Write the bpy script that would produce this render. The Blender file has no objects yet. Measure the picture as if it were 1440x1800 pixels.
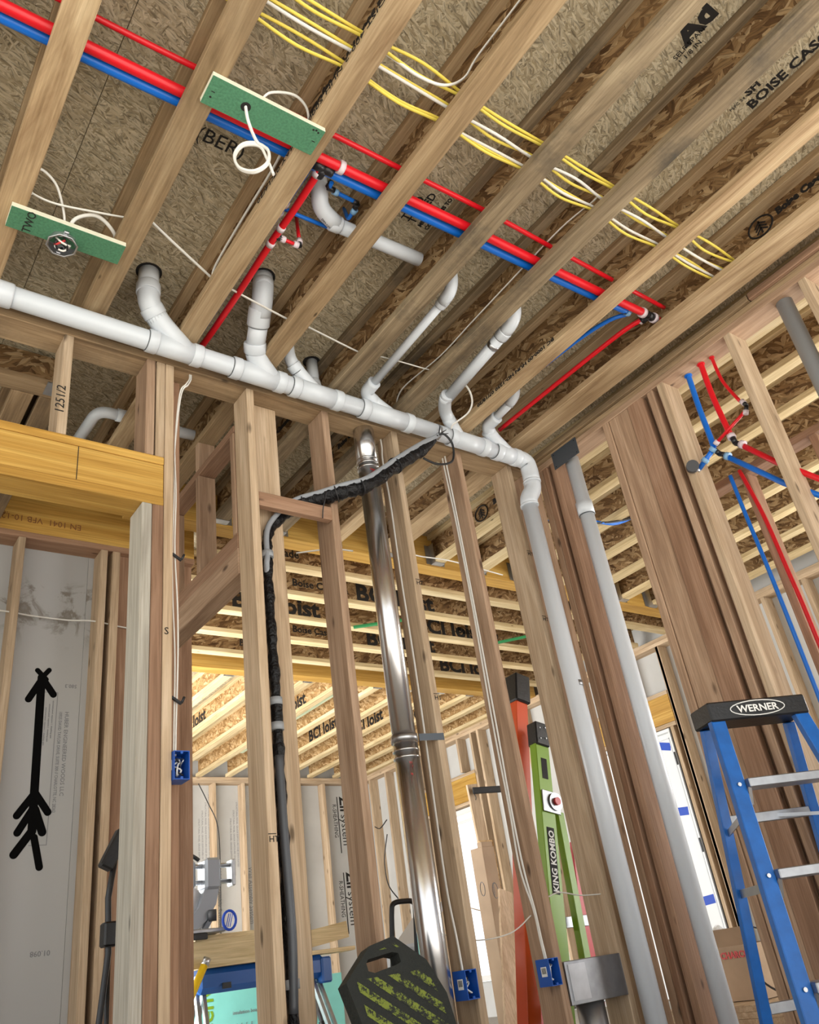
import bpy, math, random
from mathutils import Vector, Matrix
random.seed(7)
S = bpy.context.scene
COL = S.collection
# ------------------------------------------------------------------ camera
YAW, PIT, ROL = math.radians(39.77), math.radians(29.24), math.radians(-8.92)
FW = Vector((math.sin(YAW)*math.cos(PIT), math.cos(YAW)*math.cos(PIT), math.sin(PIT)))
RT0 = Vector((math.cos(YAW), -math.sin(YAW), 0)); UP0 = RT0.cross(FW)
RT = RT0*math.cos(ROL) + UP0*math.sin(ROL); UP = UP0*math.cos(ROL) - RT0*math.sin(ROL)
cam = bpy.data.cameras.new('camera'); cam.sensor_fit = 'HORIZONTAL'; cam.sensor_width = 36
cam.lens = 36*1446/1440; cam.clip_start = .05; cam.clip_end = 300
camo = bpy.data.objects.new('camera', cam); COL.objects.link(camo)
m = Matrix.Identity(4)
for i in range(3):
    m[i][0] = RT[i]; m[i][1] = UP[i]; m[i][2] = -FW[i]
m.translation = (0, 0, .5); camo.matrix_world = m
S.camera = camo
# ------------------------------------------------------------------ sky, light, exposure
W = bpy.data.worlds.new('world'); S.world = W; W.use_nodes = True
bgn = W.node_tree.nodes['Background']; bgn.inputs[0].default_value = (.93, .97, 1, 1); bgn.inputs[1].default_value = 1.7
def area(name, loc, target, sx, sy, power, color=(1, 1, 1)):
    l = bpy.data.lights.new(name, 'AREA'); l.shape = 'RECTANGLE'; l.size = sx; l.size_y = sy; l.energy = power; l.color = color
    o = bpy.data.objects.new(name, l); COL.objects.link(o); o.location = loc
    o.rotation_euler = (Vector(target)-Vector(loc)).to_track_quat('-Z', 'Y').to_euler()
    return o
sun = bpy.data.lights.new('sun', 'SUN'); sun.energy = 27.0; sun.angle = .01; sun.color = (1, .98, .95)
suno = bpy.data.objects.new('sun', sun); COL.objects.link(suno); suno.rotation_euler = Vector((.06, .72, -.70)).to_track_quat('-Z', 'Y').to_euler()
area('daylight_garage_opening', (.6, -3.6, 1.5), (1.6, 2.5, 2.4), 4.6, 2.4, 40, (.97, .99, 1))
area('daylight_side_window', (6.74, .75, 1.45), (3.6, 1.9, 2.9), 2.2, 1.6, 130, (1, .99, .97))
area('daylight_patio_opening', (1.3, 7.3, 1.3), (5.5, 7.7, 2.4), 4.8, 2.2, 360, (1, .99, .96))
vs = S.view_settings
vs.view_transform = 'Standard'; vs.look = 'None'; vs.gamma = 1; vs.exposure = -0.08; vs.use_curve_mapping = False
# ------------------------------------------------------------------ materials
MATS = {}
def N(t, kind, **k):
    n = t.nodes.new(kind)
    for a, b in k.items():
        if a.startswith('i_'):
            key = a[2:]; key = int(key) if key.isdigit() else key.replace('_', ' ')
            n.inputs[key].default_value = b
        else: setattr(n, a, b)
    return n
def newmat(name):
    mt = bpy.data.materials.new(name); mt.use_nodes = True
    t = mt.node_tree; MATS[name] = mt
    return mt, t, t.nodes['Principled BSDF']
def ramp(t, stops):
    r = t.nodes.new('ShaderNodeValToRGB'); e = r.color_ramp.elements
    while len(e) < len(stops): e.new(.5)
    for q, (p, c) in zip(e, stops): q.position = p; q.color = (*c, 1)
    return r
def plain(name, c, rough=.5, metal=0, bump=0, bscale=60, spec=.5, var=0, trans=0, coat=0):
    mt, t, b = newmat(name)
    b.inputs['Base Color'].default_value = (*c, 1); b.inputs['Roughness'].default_value = rough
    b.inputs['Metallic'].default_value = metal; b.inputs['Specular IOR Level'].default_value = spec
    b.inputs['Coat Weight'].default_value = coat
    if trans: b.inputs['Transmission Weight'].default_value = trans
    L = t.links.new
    if bump or var:
        tc = N(t, 'ShaderNodeTexCoord'); nz = N(t, 'ShaderNodeTexNoise', i_Scale=bscale, i_Detail=4.0); L(tc.outputs['Object'], nz.inputs['Vector'])
        if bump:
            bp = N(t, 'ShaderNodeBump', i_Strength=bump, i_Distance=.01); L(nz.outputs[0], bp.inputs['Height']); L(bp.outputs[0], b.inputs['Normal'])
        if var:
            r = ramp(t, [(.3, tuple(x*(1-var) for x in c)), (.7, tuple(min(1, x*(1+var)) for x in c))]); L(nz.outputs[0], r.inputs[0]); L(r.outputs[0], b.inputs['Base Color'])
    return mt
def wood(name, axis, dark, mid, light, along=1.3, across=16, knots=1.0, stain=0, vmin=.86, vmax=1.12, rough=.75, swirl=.9):
    """sawn lumber: grain stretched along one axis, growth bands, knots, a tint per piece"""
    mt, t, b = newmat(name); L = t.links.new
    tc = N(t, 'ShaderNodeTexCoord'); oi = N(t, 'ShaderNodeObjectInfo')
    mul = N(t, 'ShaderNodeMath', operation='MULTIPLY', i_1=37.0); L(oi.outputs['Random'], mul.inputs[0])
    add = N(t, 'ShaderNodeVectorMath', operation='ADD'); L(tc.outputs['Object'], add.inputs[0]); L(mul.outputs[0], add.inputs[1])
    sc = [across]*3; sc[axis] = along
    mp = N(t, 'ShaderNodeMapping'); mp.inputs['Scale'].default_value = sc; L(add.outputs[0], mp.inputs['Vector'])
    n1 = N(t, 'ShaderNodeTexNoise', i_Scale=1.0, i_Detail=5.0, i_Roughness=.6, i_Distortion=swirl); L(mp.outputs[0], n1.inputs['Vector'])
    r1 = ramp(t, [(.28, dark), (.5, mid), (.72, light)]); L(n1.outputs[0], r1.inputs[0])
    sc2 = [150]*3; sc2[axis] = 4
    mp2 = N(t, 'ShaderNodeMapping'); mp2.inputs['Scale'].default_value = sc2; L(add.outputs[0], mp2.inputs['Vector'])
    n2 = N(t, 'ShaderNodeTexNoise', i_Scale=1.0, i_Detail=2.0); L(mp2.outputs[0], n2.inputs['Vector'])
    r2 = ramp(t, [(.3, (.80, .78, .75)), (.7, (1.08, 1.08, 1.08))]); L(n2.outputs[0], r2.inputs[0])
    mx = N(t, 'ShaderNodeMix', data_type='RGBA', blend_type='MULTIPLY'); mx.inputs[0].default_value = 1
    L(r1.outputs[0], mx.inputs[6]); L(r2.outputs[0], mx.inputs[7]); col = mx.outputs[2]
    if knots:
        sk = [9]*3; sk[axis] = 3.2
        mk = N(t, 'ShaderNodeMapping'); mk.inputs['Scale'].default_value = sk; L(add.outputs[0], mk.inputs['Vector'])
        vk = N(t, 'ShaderNodeTexVoronoi', i_Scale=1.0); L(mk.outputs[0], vk.inputs['Vector'])
        rk = ramp(t, [(.05*knots, (1, 1, 1)), (.13*knots, (0, 0, 0))]); L(vk.outputs['Distance'], rk.inputs[0])
        mk2 = N(t, 'ShaderNodeMix', data_type='RGBA'); L(rk.outputs[0], mk2.inputs[0]); L(col, mk2.inputs[6]); mk2.inputs[7].default_value = (*[x*.42 for x in dark], 1); col = mk2.outputs[2]
    if stain:
        ns = N(t, 'ShaderNodeTexNoise', i_Scale=2.2, i_Detail=6.0, i_Roughness=.7); L(add.outputs[0], ns.inputs['Vector'])
        rs = ramp(t, [(.52, (0, 0, 0)), (.72, (stain, stain, stain))]); L(ns.outputs[0], rs.inputs[0])
        ms = N(t, 'ShaderNodeMix', data_type='RGBA'); L(rs.outputs[0], ms.inputs[0]); L(col, ms.inputs[6]); ms.inputs[7].default_value = (.075, .065, .05, 1); col = ms.outputs[2]
    mr = N(t, 'ShaderNodeMapRange'); mr.inputs[3].default_value = vmin; mr.inputs[4].default_value = vmax; L(oi.outputs['Random'], mr.inputs[0])
    hs = N(t, 'ShaderNodeHueSaturation'); L(mr.outputs[0], hs.inputs['Value']); L(col, hs.inputs['Color'])
    L(hs.outputs[0], b.inputs['Base Color']); b.inputs['Roughness'].default_value = rough; b.inputs['Specular IOR Level'].default_value = .25
    bp = N(t, 'ShaderNodeBump', i_Strength=.25, i_Distance=.004); L(n2.outputs[0], bp.inputs['Height']); L(bp.outputs[0], b.inputs['Normal'])
    return mt
def osb(name, plane, cols, scale=1.0, fibre=.5, stretch=3.5, fine=1.0):
    """flake board: three crossed layers of stretched flakes in the plane of the board"""
    mt, t, b = newmat(name); L = t.links.new
    tc = N(t, 'ShaderNodeTexCoord'); oi = N(t, 'ShaderNodeObjectInfo')
    mul = N(t, 'ShaderNodeMath', operation='MULTIPLY', i_1=23.0); L(oi.outputs['Random'], mul.inputs[0])
    add = N(t, 'ShaderNodeVectorMath', operation='ADD'); L(tc.outputs['Object'], add.inputs[0]); L(mul.outputs[0], add.inputs[1])
    sp = N(t, 'ShaderNodeSeparateXYZ'); L(add.outputs[0], sp.inputs[0]); cb_ = N(t, 'ShaderNodeCombineXYZ')
    for k, ax in enumerate(plane): L(sp.outputs['xyz'.index(ax)], cb_.inputs[k])
    wn = N(t, 'ShaderNodeTexNoise', i_Scale=9.0*scale, i_Detail=2.0); L(cb_.outputs[0], wn.inputs['Vector'])
    wm = N(t, 'ShaderNodeVectorMath', operation='SCALE'); wm.inputs['Scale'].default_value = .035/scale; L(wn.outputs['Color'], wm.inputs[0])
    ad2 = N(t, 'ShaderNodeVectorMath', operation='ADD'); L(cb_.outputs[0], ad2.inputs[0]); L(wm.outputs[0], ad2.inputs[1])
    mx = None; fx = None
    for k, rot in enumerate((.35, 1.25, 2.3, 2.85)):
        rt = N(t, 'ShaderNodeVectorRotate', rotation_type='Z_AXIS', i_Angle=rot); L(ad2.outputs[0], rt.inputs['Vector'])
        mp = N(t, 'ShaderNodeMapping'); mp.inputs['Location'].default_value = (3.1*k, 1.7*k, 0); mp.inputs['Scale'].default_value = (12*scale, 12*scale*stretch, 1); L(rt.outputs[0], mp.inputs['Vector'])
        v = N(t, 'ShaderNodeTexVoronoi', voronoi_dimensions='2D', i_Scale=1.0); L(mp.outputs[0], v.inputs['Vector'])
        sc_ = N(t, 'ShaderNodeSeparateColor'); L(v.outputs['Color'], sc_.inputs[0])
        mf = N(t, 'ShaderNodeMapping'); mf.inputs['Scale'].default_value = (14*fine, 130*fine, 1); L(rt.outputs[0], mf.inputs['Vector'])
        nf = N(t, 'ShaderNodeTexNoise', noise_dimensions='2D', i_Scale=1.0, i_Detail=2.0); L(mf.outputs[0], nf.inputs['Vector'])
        if mx is None: mx, fx = sc_.outputs[0], nf.outputs[0]; continue
        g = N(t, 'ShaderNodeMath', operation='GREATER_THAN', i_1=.58); L(sc_.outputs[1], g.inputs[0])
        q = N(t, 'ShaderNodeMix', data_type='FLOAT'); L(g.outputs[0], q.inputs[0]); L(mx, q.inputs[2]); L(sc_.outputs[0], q.inputs[3]); mx = q.outputs[0]
        q2 = N(t, 'ShaderNodeMix', data_type='FLOAT'); L(g.outputs[0], q2.inputs[0]); L(fx, q2.inputs[2]); L(nf.outputs[0], q2.inputs[3]); fx = q2.outputs[0]
    r = ramp(t, [(i/(len(cols)-1), c) for i, c in enumerate(cols)]); L(mx, r.inputs[0])
    rf = ramp(t, [(.30, (1-fibre,)*3), (.50, (1, 1, 1)), (.72, (1.14, 1.13, 1.1))]); L(fx, rf.inputs[0])
    m2 = N(t, 'ShaderNodeMix', data_type='RGBA', blend_type='MULTIPLY'); m2.inputs[0].default_value = 1; L(r.outputs[0], m2.inputs[6]); L(rf.outputs[0], m2.inputs[7])
    L(m2.outputs[2], b.inputs['Base Color']); b.inputs['Roughness'].default_value = .8; b.inputs['Specular IOR Level'].default_value = .2
    bp = N(t, 'ShaderNodeBump', i_Strength=.35, i_Distance=.003); L(mx, bp.inputs['Height']); L(bp.outputs[0], b.inputs['Normal'])
    return mt
STUD = ((.29, .18, .115), (.42, .28, .185), (.54, .38, .265))
PALE = ((.40, .28, .175), (.53, .395, .265), (.64, .50, .36))
FLNG = ((.19, .125, .07), (.34, .235, .135), (.47, .34, .205))
for i, a in enumerate('xyz'):
    wood('stud_'+a, i, *STUD); wood('pale_'+a, i, *PALE)
    wood('flange_'+a, i, *FLNG, across=11, along=1.1, knots=.6, stain=.45)
    wood('brightflange_'+a, i, (.50, .37, .19), (.66, .52, .30), (.78, .65, .42), across=11, knots=.5)  # lighter copy of the flange wood, daylight of the far rooms in its colour
    wood('lvl_'+a, i, (.40, .21, .04), (.53, .305, .07), (.63, .40, .11), across=24, along=.8, knots=0, rough=.5)
    wood('red_'+a, i, (.25, .14, .085), (.345, .205, .13), (.43, .27, .18), knots=.7)
    wood('plank_'+a, i, (.28, .18, .095), (.45, .32, .185), (.57, .435, .27), across=6.5, along=.7, knots=.45, swirl=2.6)
    wood('planktan_'+a, i, (.22, .145, .075), (.36, .25, .14), (.48, .355, .21), across=6.5, along=.7, knots=.5, swirl=2.4, stain=.25)
    wood('weathered_'+a, i, (.14, .10, .058), (.28, .21, .13), (.42, .33, .21), across=9, along=.8, knots=.5, swirl=2.0, stain=.95)
wood('daylit_z', 2, (.36, .33, .28), (.46, .43, .37), (.56, .52, .45), knots=.8)  # daylight on the doorway's jack stud, put into the wood colour
wood('treated_y', 1, (.36, .42, .27), (.48, .53, .36), (.58, .62, .44), knots=.4)
wood('trunk_y', 1, (.05, .035, .02), (.08, .055, .03), (.1, .07, .045), knots=0)
SUBF = ((.33, .265, .165), (.44, .365, .245), (.51, .435, .30), (.60, .525, .38))
WEBC = ((.10, .052, .022), (.20, .115, .05), (.29, .18, .085), (.46, .325, .18))
BRW = ((.26, .14, .05), (.40, .235, .095), (.52, .33, .15), (.68, .48, .26))  # web colours again, raised for the daylight in the far rooms
osb('subfloor', 'xyz', SUBF, 2.4, .5, 4.5, 1.1)
osb('web', 'yzx', WEBC, 1.15, .35, 4.0); osb('web_x', 'xzy', WEBC, 1.15, .35, 4.0)
osb('brightweb', 'yzx', BRW, 1.1, .3, 4.0); osb('brightweb_x', 'xzy', BRW, 1.1, .3, 4.0)
plain('pvc', (.64, .68, .73), .32, spec=.5); plain('pvc_ring', (.10, .11, .12), .6); plain('pvc_grey', (.33, .35, .37), .45)
plain('pex_red', (.72, .008, .018), .33); plain('pex_blue', (.005, .155, .66), .33)
plain('ring_white', (.72, .62, .66), .45); plain('ring_blue', (.22, .42, .66), .4); plain('poly_black', (.012, .012, .014), .35)
plain('cable_white', (.80, .78, .73), .45); plain('cable_yellow', (.85, .68, .11), .45); plain('cable_black', (.015, .015, .017), .5)
plain('green_board', (.07, .215, .115), .75, bump=.2, bscale=120, var=.18); plain('board_core', (.72, .70, .55), .9)
plain('steel', (.50, .51, .53), .38, 1, var=.12, bscale=14); plain('galv', (.38, .39, .41), .45, 1, var=.1, bscale=25)
plain('flue_metal', (.74, .74, .75), .25, 1, bump=.05, bscale=7); plain('nail_plate', (.105, .12, .14), .45, .6)
plain('lineset_foam', (.004, .004, .005), .38, bump=1.0, bscale=55, spec=.3); plain('lineset_grey', (.30, .32, .35), .5); plain('hose_dark', (.07, .075, .085), .4)
plain('box_blue', (.008, .085, .42), .4); plain('label_white', (.82, .82, .80), .6); plain('ink', (.012, .010, .009), .8); plain('ink_grey', (.22, .22, .23), .8)
plain('sheath', (.54, .54, .53), .75, var=.06, bscale=3); plain('sheath_dark', (.42, .42, .42), .75, var=.14, bscale=2.5)
plain('spray', (.003, .003, .003), .9, spec=.1); plain('ladder_blue', (.003, .115, .44), .38, var=.15, bscale=18); plain('ladder_orange', (.62, .075, .012), .4)
plain('ladder_green', (.20, .36, .012), .4); plain('ladder_red', (.55, .02, .02), .4); plain('cap_black', (.007, .007, .008), .42, bump=.15, bscale=80)
plain('red_dot', (.55, .03, .03), .35); plain('rubber', (.018, .021, .018), .8, bump=.6, bscale=70)
plain('door_white', (.78, .80, .82), .45); plain('tape_blue', (.006, .065, .50), .55); plain('frame_dark', (.09, .085, .085), .6)
plain('card', (.40, .285, .19), .85, var=.1, bscale=6); plain('bag', (.75, .78, .8), .25); plain('brown_letters', (.22, .09, .03), .8)
plain('bench_blue', (.006, .075, .30), .38); plain('clamp_yellow', (.85, .55, .012), .4); plain('foam_teal', (.24, .68, .62), .65, var=.06, bscale=8)
plain('saw_grey', (.28, .30, .33), .35, .5); plain('saw_dark', (.05, .05, .055), .5); plain('pale_plastic', (.60, .62, .66), .35)
plain('window_frame', (.78, .78, .77), .4); plain('slab', (.40, .38, .35), .9, bump=.3, bscale=30, var=.08); plain('ground', (.34, .33, .29), .95, var=.15, bscale=.6)

def stained():
    mt, t, b = newmat('sheath_stained'); L = t.links.new
    tc = N(t, 'ShaderNodeTexCoord'); n1 = N(t, 'ShaderNodeTexNoise', i_Scale=5.5, i_Detail=7.0, i_Roughness=.62, i_Distortion=.8); L(tc.outputs['Object'], n1.inputs['Vector'])
    sx = N(t, 'ShaderNodeSeparateXYZ'); L(tc.outputs['Object'], sx.inputs[0])
    mr = N(t, 'ShaderNodeMapRange', interpolation_type='SMOOTHSTEP'); mr.inputs[1].default_value = .72; mr.inputs[2].default_value = 1.0; L(sx.outputs[2], mr.inputs[0])
    m3 = N(t, 'ShaderNodeMapRange', interpolation_type='SMOOTHSTEP'); m3.inputs[1].default_value = 1.12; m3.inputs[2].default_value = 1.22; m3.inputs[3].default_value = 1; m3.inputs[4].default_value = 0; L(sx.outputs[2], m3.inputs[0])
    r = ramp(t, [(.50, (0, 0, 0)), (.58, (.75,)*3), (.70, (.5,)*3)]); L(n1.outputs[0], r.inputs[0])
    a_ = N(t, 'ShaderNodeMath', operation='MULTIPLY'); L(mr.outputs[0], a_.inputs[0]); L(m3.outputs[0], a_.inputs[1]); b_ = N(t, 'ShaderNodeMath', operation='MULTIPLY'); L(a_.outputs[0], b_.inputs[0]); L(r.outputs[0], b_.inputs[1])
    mx = N(t, 'ShaderNodeMix', data_type='RGBA'); L(b_.outputs[0], mx.inputs[0]); mx.inputs[6].default_value = (.46, .46, .455, 1); mx.inputs[7].default_value = (.17, .135, .095, 1)
    L(mx.outputs[2], b.inputs['Base Color']); b.inputs['Roughness'].default_value = .75
stained()
plain('mould', (.17, .13, .09), .9); plain('spray_green', (.02, .20, .06), .8)
def paint_stripes():
    mt, t, b = newmat('worn_stripe'); L = t.links.new
    tc = N(t, 'ShaderNodeTexCoord'); nz = N(t, 'ShaderNodeTexNoise', i_Scale=55.0, i_Detail=6.0, i_Roughness=.75); L(tc.outputs['Object'], nz.inputs['Vector'])
    r = ramp(t, [(.46, (.018, .021, .018)), (.52, (.21, .26, .035))]); L(nz.outputs[0], r.inputs[0]); L(r.outputs[0], b.inputs['Base Color']); b.inputs['Roughness'].default_value = .8
paint_stripes()
def glass():
    mt, t, b = newmat('glass'); b.inputs['Base Color'].default_value = (1, 1, 1, 1); b.inputs['Transmission Weight'].default_value = 1; b.inputs['Roughness'].default_value = 0; b.inputs['IOR'].default_value = 1.02
glass()
# ------------------------------------------------------------------ mesh helpers
def tagp(o, label=None, cat=None, group=None, kind=None):
    if label: o['label'] = label
    if cat: o['category'] = cat
    if group: o['group'] = group
    if kind: o['kind'] = kind
    return o
WL = {}
def wpos(o): return WL[o.name]
class B:
    def __init__(s): s.v = []; s.f = []; s.sm = []
    def add(s, vs, fs, smooth=False):
        k = len(s.v); s.v += [Vector(p) for p in vs]
        for f in fs: s.f.append([i+k for i in f]); s.sm.append(smooth)
        return s
    def box(s, x0, x1, y0, y1, z0, z1, c=.003, M=None):
        c = min(c, .3*min(x1-x0, y1-y0, z1-z0))
        lo = (x0, y0, z0); hi = (x1, y1, z1); vs = []
        if c <= 0:
            vs = [(x, y, z) for x in (x0, x1) for y in (y0, y1) for z in (z0, z1)]
            fs = [(0, 1, 3, 2), (4, 6, 7, 5), (0, 4, 5, 1), (2, 3, 7, 6), (0, 2, 6, 4), (1, 5, 7, 3)]
        else:
            idx = {}
            for sx in (0, 1):
                for sy in (0, 1):
                    for sz in (0, 1):
                        sg = (sx, sy, sz)
                        for a in range(3):
                            p = [(hi[i] if sg[i] else lo[i]) for i in range(3)]
                            for i in range(3):
                                if i != a: p[i] += -c if sg[i] else c
                            idx[(sg, a)] = len(vs); vs.append(p)
            fs = []
            for a in range(3):
                b_, c_ = (a+1) % 3, (a+2) % 3
                for sa in (0, 1):
                    q = []
                    for (u, w) in ((0, 0), (1, 0), (1, 1), (0, 1)):
                        g = [0, 0, 0]; g[a] = sa; g[b_] = u; g[c_] = w; q.append(idx[(tuple(g), a)])
                    fs.append(q if sa else q[::-1])
            for a in range(3):       # chamfer strips along axis a
                b_, c_ = (a+1) % 3, (a+2) % 3
                for u in (0, 1):
                    for w in (0, 1):
                        g0 = [0, 0, 0]; g0[b_] = u; g0[c_] = w; g1 = list(g0); g1[a] = 1
                        q = [idx[(tuple(g0), b_)], idx[(tuple(g1), b_)], idx[(tuple(g1), c_)], idx[(tuple(g0), c_)]]
                        fs.append(q if (u ^ w) else q[::-1])
            for sx in (0, 1):
                for sy in (0, 1):
                    for sz in (0, 1):
                        g = (sx, sy, sz); q = [idx[(g, 0)], idx[(g, 1)], idx[(g, 2)]]
                        fs.append(q if (sx+sy+sz) % 2 else q[::-1])
        if M is not None: vs = [M @ Vector(p) for p in vs]
        return s.add(vs, fs)
    def bar(s, a, b, w, h, up=(0, 0, 1), c=.002):
        """rectangular bar from a to b, w across, h along 'up'"""
        a, b = Vector(a), Vector(b); d = (b-a); L = d.length; d.normalize()
        u = Vector(up); x = d.cross(u); x.normalize(); u = x.cross(d)
        M = Matrix(((x.x, d.x, u.x, a.x), (x.y, d.y, u.y, a.y), (x.z, d.z, u.z, a.z), (0, 0, 0, 1)))
        return s.box(-w/2, w/2, 0, L, -h/2, h/2, c, M)
    def tube(s, pts, r, n=12, closed=False, caps=True, flat=1.0):
        pts = [Vector(p) for p in pts]; R = r if isinstance(r, (list, tuple)) else [r]*len(pts)
        ks = []; fr = None
        for i, p in enumerate(pts):
            if closed: d = pts[(i+1) % len(pts)] - pts[i-1]
            else: d = pts[min(i+1, len(pts)-1)] - pts[max(i-1, 0)]
            if d.length < 1e-9: d = Vector((0, 0, 1))
            d.normalize()
            if fr is None:
                h = Vector((0, 0, 1)) if abs(d.z) < .9 else Vector((1, 0, 0)); fr = d.cross(h); fr.normalize()
            else:
                fr = fr - d*fr.dot(d); fr.normalize()
            g = d.cross(fr)
            ks.append([p + (fr*math.cos(2*math.pi*j/n) + g*math.sin(2*math.pi*j/n)*flat)*R[i] for j in range(n)])
        vs = [q for k in ks for q in k]; fs = []
        m_ = len(pts); rng = m_ if closed else m_-1
        for i in range(rng):
            i2 = (i+1) % m_
            for j in range(n): fs.append((i*n+j, i*n+(j+1) % n, i2*n+(j+1) % n, i2*n+j))
        s.add(vs, fs, True)
        if caps and not closed:
            k = len(s.v)-len(vs); s.f.append([k+j for j in range(n)][::-1]); s.sm.append(False)
            s.f.append([k+(m_-1)*n+j for j in range(n)]); s.sm.append(False)
        return s
    def prism(s, poly, M, h0, h1):
        """polygon (2-D) in M's xy plane, thick h0..h1 along M's z"""
        n = len(poly); vs = [M @ Vector((x, y, h0)) for x, y in poly] + [M @ Vector((x, y, h1)) for x, y in poly]
        fs = [list(range(n))[::-1], list(range(n, 2*n))] + [[i, (i+1) % n, n+(i+1) % n, n+i] for i in range(n)]
        return s.add(vs, fs)
    def obj(s, name, mat, parent=None, label=None, cat=None, group=None, kind=None, base=False):
        lo = Vector([min(v[i] for v in s.v) for i in range(3)]); hi = Vector([max(v[i] for v in s.v) for i in range(3)])
        c = (lo+hi)/2
        if base: c.z = lo.z
        me = bpy.data.meshes.new(name); me.from_pydata([v-c for v in s.v], [], s.f)
        me.polygons.foreach_set('use_smooth', s.sm); me.materials.append(MATS[mat]); me.update()
        o = bpy.data.objects.new(name, me); COL.objects.link(o); WL[o.name] = c
        if parent: o.parent = parent; o.location = c - wpos(parent)
        else: o.location = c
        return tagp(o, label, cat, group, kind)
def E(name, loc, label=None, cat=None, group=None, kind=None, parent=None):
    o = bpy.data.objects.new(name, None); o.empty_display_size = .1; COL.objects.link(o); WL[o.name] = Vector(loc)
    if parent: o.parent = parent; o.location = Vector(loc) - wpos(parent)
    else: o.location = Vector(loc)
    return tagp(o, label, cat, group, kind)
def box(name, x0, x1, y0, y1, z0, z1, mat, parent=None, c=.003, **k):
    return B().box(min(x0, x1), max(x0, x1), min(y0, y1), max(y0, y1), min(z0, z1), max(z0, z1), c).obj(name, mat, parent, **k)
def spline(pts, per=8):
    p = [Vector(q) for q in pts]; out = []
    for i in range(len(p)-1):
        a = p[max(i-1, 0)]; b = p[i]; c = p[i+1]; d = p[min(i+2, len(p)-1)]
        for k in range(per):
            t = k/per
            out.append(.5*((2*b) + (c-a)*t + (2*a-5*b+4*c-d)*t*t + (3*b-a-3*c+d)*t**3))
    out.append(p[-1]); return out
def rounded(pts, rad, k=6):
    """polyline with its corners rounded off by rad"""
    p = [Vector(q) for q in pts]; out = [p[0]]
    for i in range(1, len(p)-1):
        a = (p[i-1]-p[i]); b = (p[i+1]-p[i]); ra = min(rad, a.length*.48); rb = min(rad, b.length*.48)
        A = p[i]+a.normalized()*ra; C = p[i]+b.normalized()*rb
        for j in range(k+1):
            t = j/k; out.append(A*(1-t)**2 + p[i]*2*t*(1-t) + C*t*t)
    out.append(p[-1]); return out
def cable(name, pts, r, mat, label=None, cat='cable', group=None, parent=None, per=6, n=7, flat=.55):
    return B().tube(spline(pts, per), r, n, flat=flat).obj(name, mat, parent, label, cat if not parent else None, group)
def text(s, size, origin, xdir, normal, mat='ink', parent=None, name='lettering', extrude=.0006, wide=1.0, align='LEFT', bold=.0):
    cu = bpy.data.curves.new(name, 'FONT'); cu.body = s; cu.size = size; cu.extrude = extrude; cu.align_x = align; cu.offset = bold; cu.resolution_u = 2
    tmp = bpy.data.objects.new(name, cu); COL.objects.link(tmp)
    me = bpy.data.meshes.new_from_object(tmp.evaluated_get(bpy.context.evaluated_depsgraph_get()))
    bpy.data.objects.remove(tmp); bpy.data.curves.remove(cu)
    x = Vector(xdir).normalized(); n = Vector(normal).normalized(); y = n.cross(x); o = Vector(origin) + n*.0012
    M = Matrix(((x.x*wide, y.x, n.x, 0), (x.y*wide, y.y, n.y, 0), (x.z*wide, y.z, n.z, 0), (0, 0, 0, 1)))
    me.transform(M); me.materials.clear(); me.materials.append(MATS[mat])
    ob = bpy.data.objects.new(name, me); COL.objects.link(ob); WL[ob.name] = o
    if parent: ob.parent = parent; ob.location = o - wpos(parent)
    else: ob.location = o
    return ob
# ------------------------------------------------------------------ the setting
ZJ, ZT = 3.086, 3.327           # underside and top of the joists
ZP = 3.010                      # underside of the top plates
YA0, YA1 = 2.774, 2.914         # the stud wall in front of the camera
XR0, XR1 = 3.338, 3.478         # the stud wall on the right
box('ground', -40, 40, -40, 40, -.16, -.06, 'ground', c=0, kind='structure')
box('floor', -3.2, 7.1, -3.2, 10.5, -.06, 0, 'slab', c=0, kind='structure')
ceil = E('ceiling', (2, 3, ZT), kind='structure')
px = [-3.2+1.22*i for i in range(9)]
for i in range(9):              # floor sheets of the storey above, seen from below
    y = -3.2 + (.61 if i % 2 else 0)
    ys = [-3.2]+([y] if i % 2 else [])+[y+2.44*k for k in range(1, 7) if y+2.44*k < 10.4]+[10.5]
    for a, b in zip(ys, ys[1:]):
        box('subfloor_sheet', px[i]+.001, min(px[i]+1.219, 7.1), a+.001, b-.001, ZT, ZT+.022, 'subfloor', ceil, c=.001)
box('roof_deck', -3.2, 7.1, -3.2, 10.5, ZT+.024, ZT+.12, 'subfloor', ceil, c=0)
def ijoist_y(x0, y0, y1, fw=.092, fl='flange_y', wb='web', parent=None):
    xc = x0+fw/2
    j = box('i_joist', xc-.006, xc+.006, y0, y1, ZJ+.036, ZT-.036, wb, parent or ceil, c=0)
    box('bottom_flange', x0, x0+fw, y0, y1, ZJ, ZJ+.038, fl, j)
    box('top_flange', x0, x0+fw, y0, y1, ZT-.038, ZT-.0005, fl, j)
    return j
def ijoist_x(y0, x0, x1, fw=.085, fl='brightflange_x', wb='web'):
    yc = y0+fw/2
    j = box('i_joist', x0, x1, yc-.006, yc+.006, ZJ+.036, ZT-.036, 'web_x', ceil, c=0)
    box('bottom_flange', x0, x1, y0, y0+fw, ZJ, ZJ+.038, fl, j)
    box('top_flange', x0, x1, y0, y0+fw, ZT-.038, ZT-.0005, fl, j)
    return j
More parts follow.
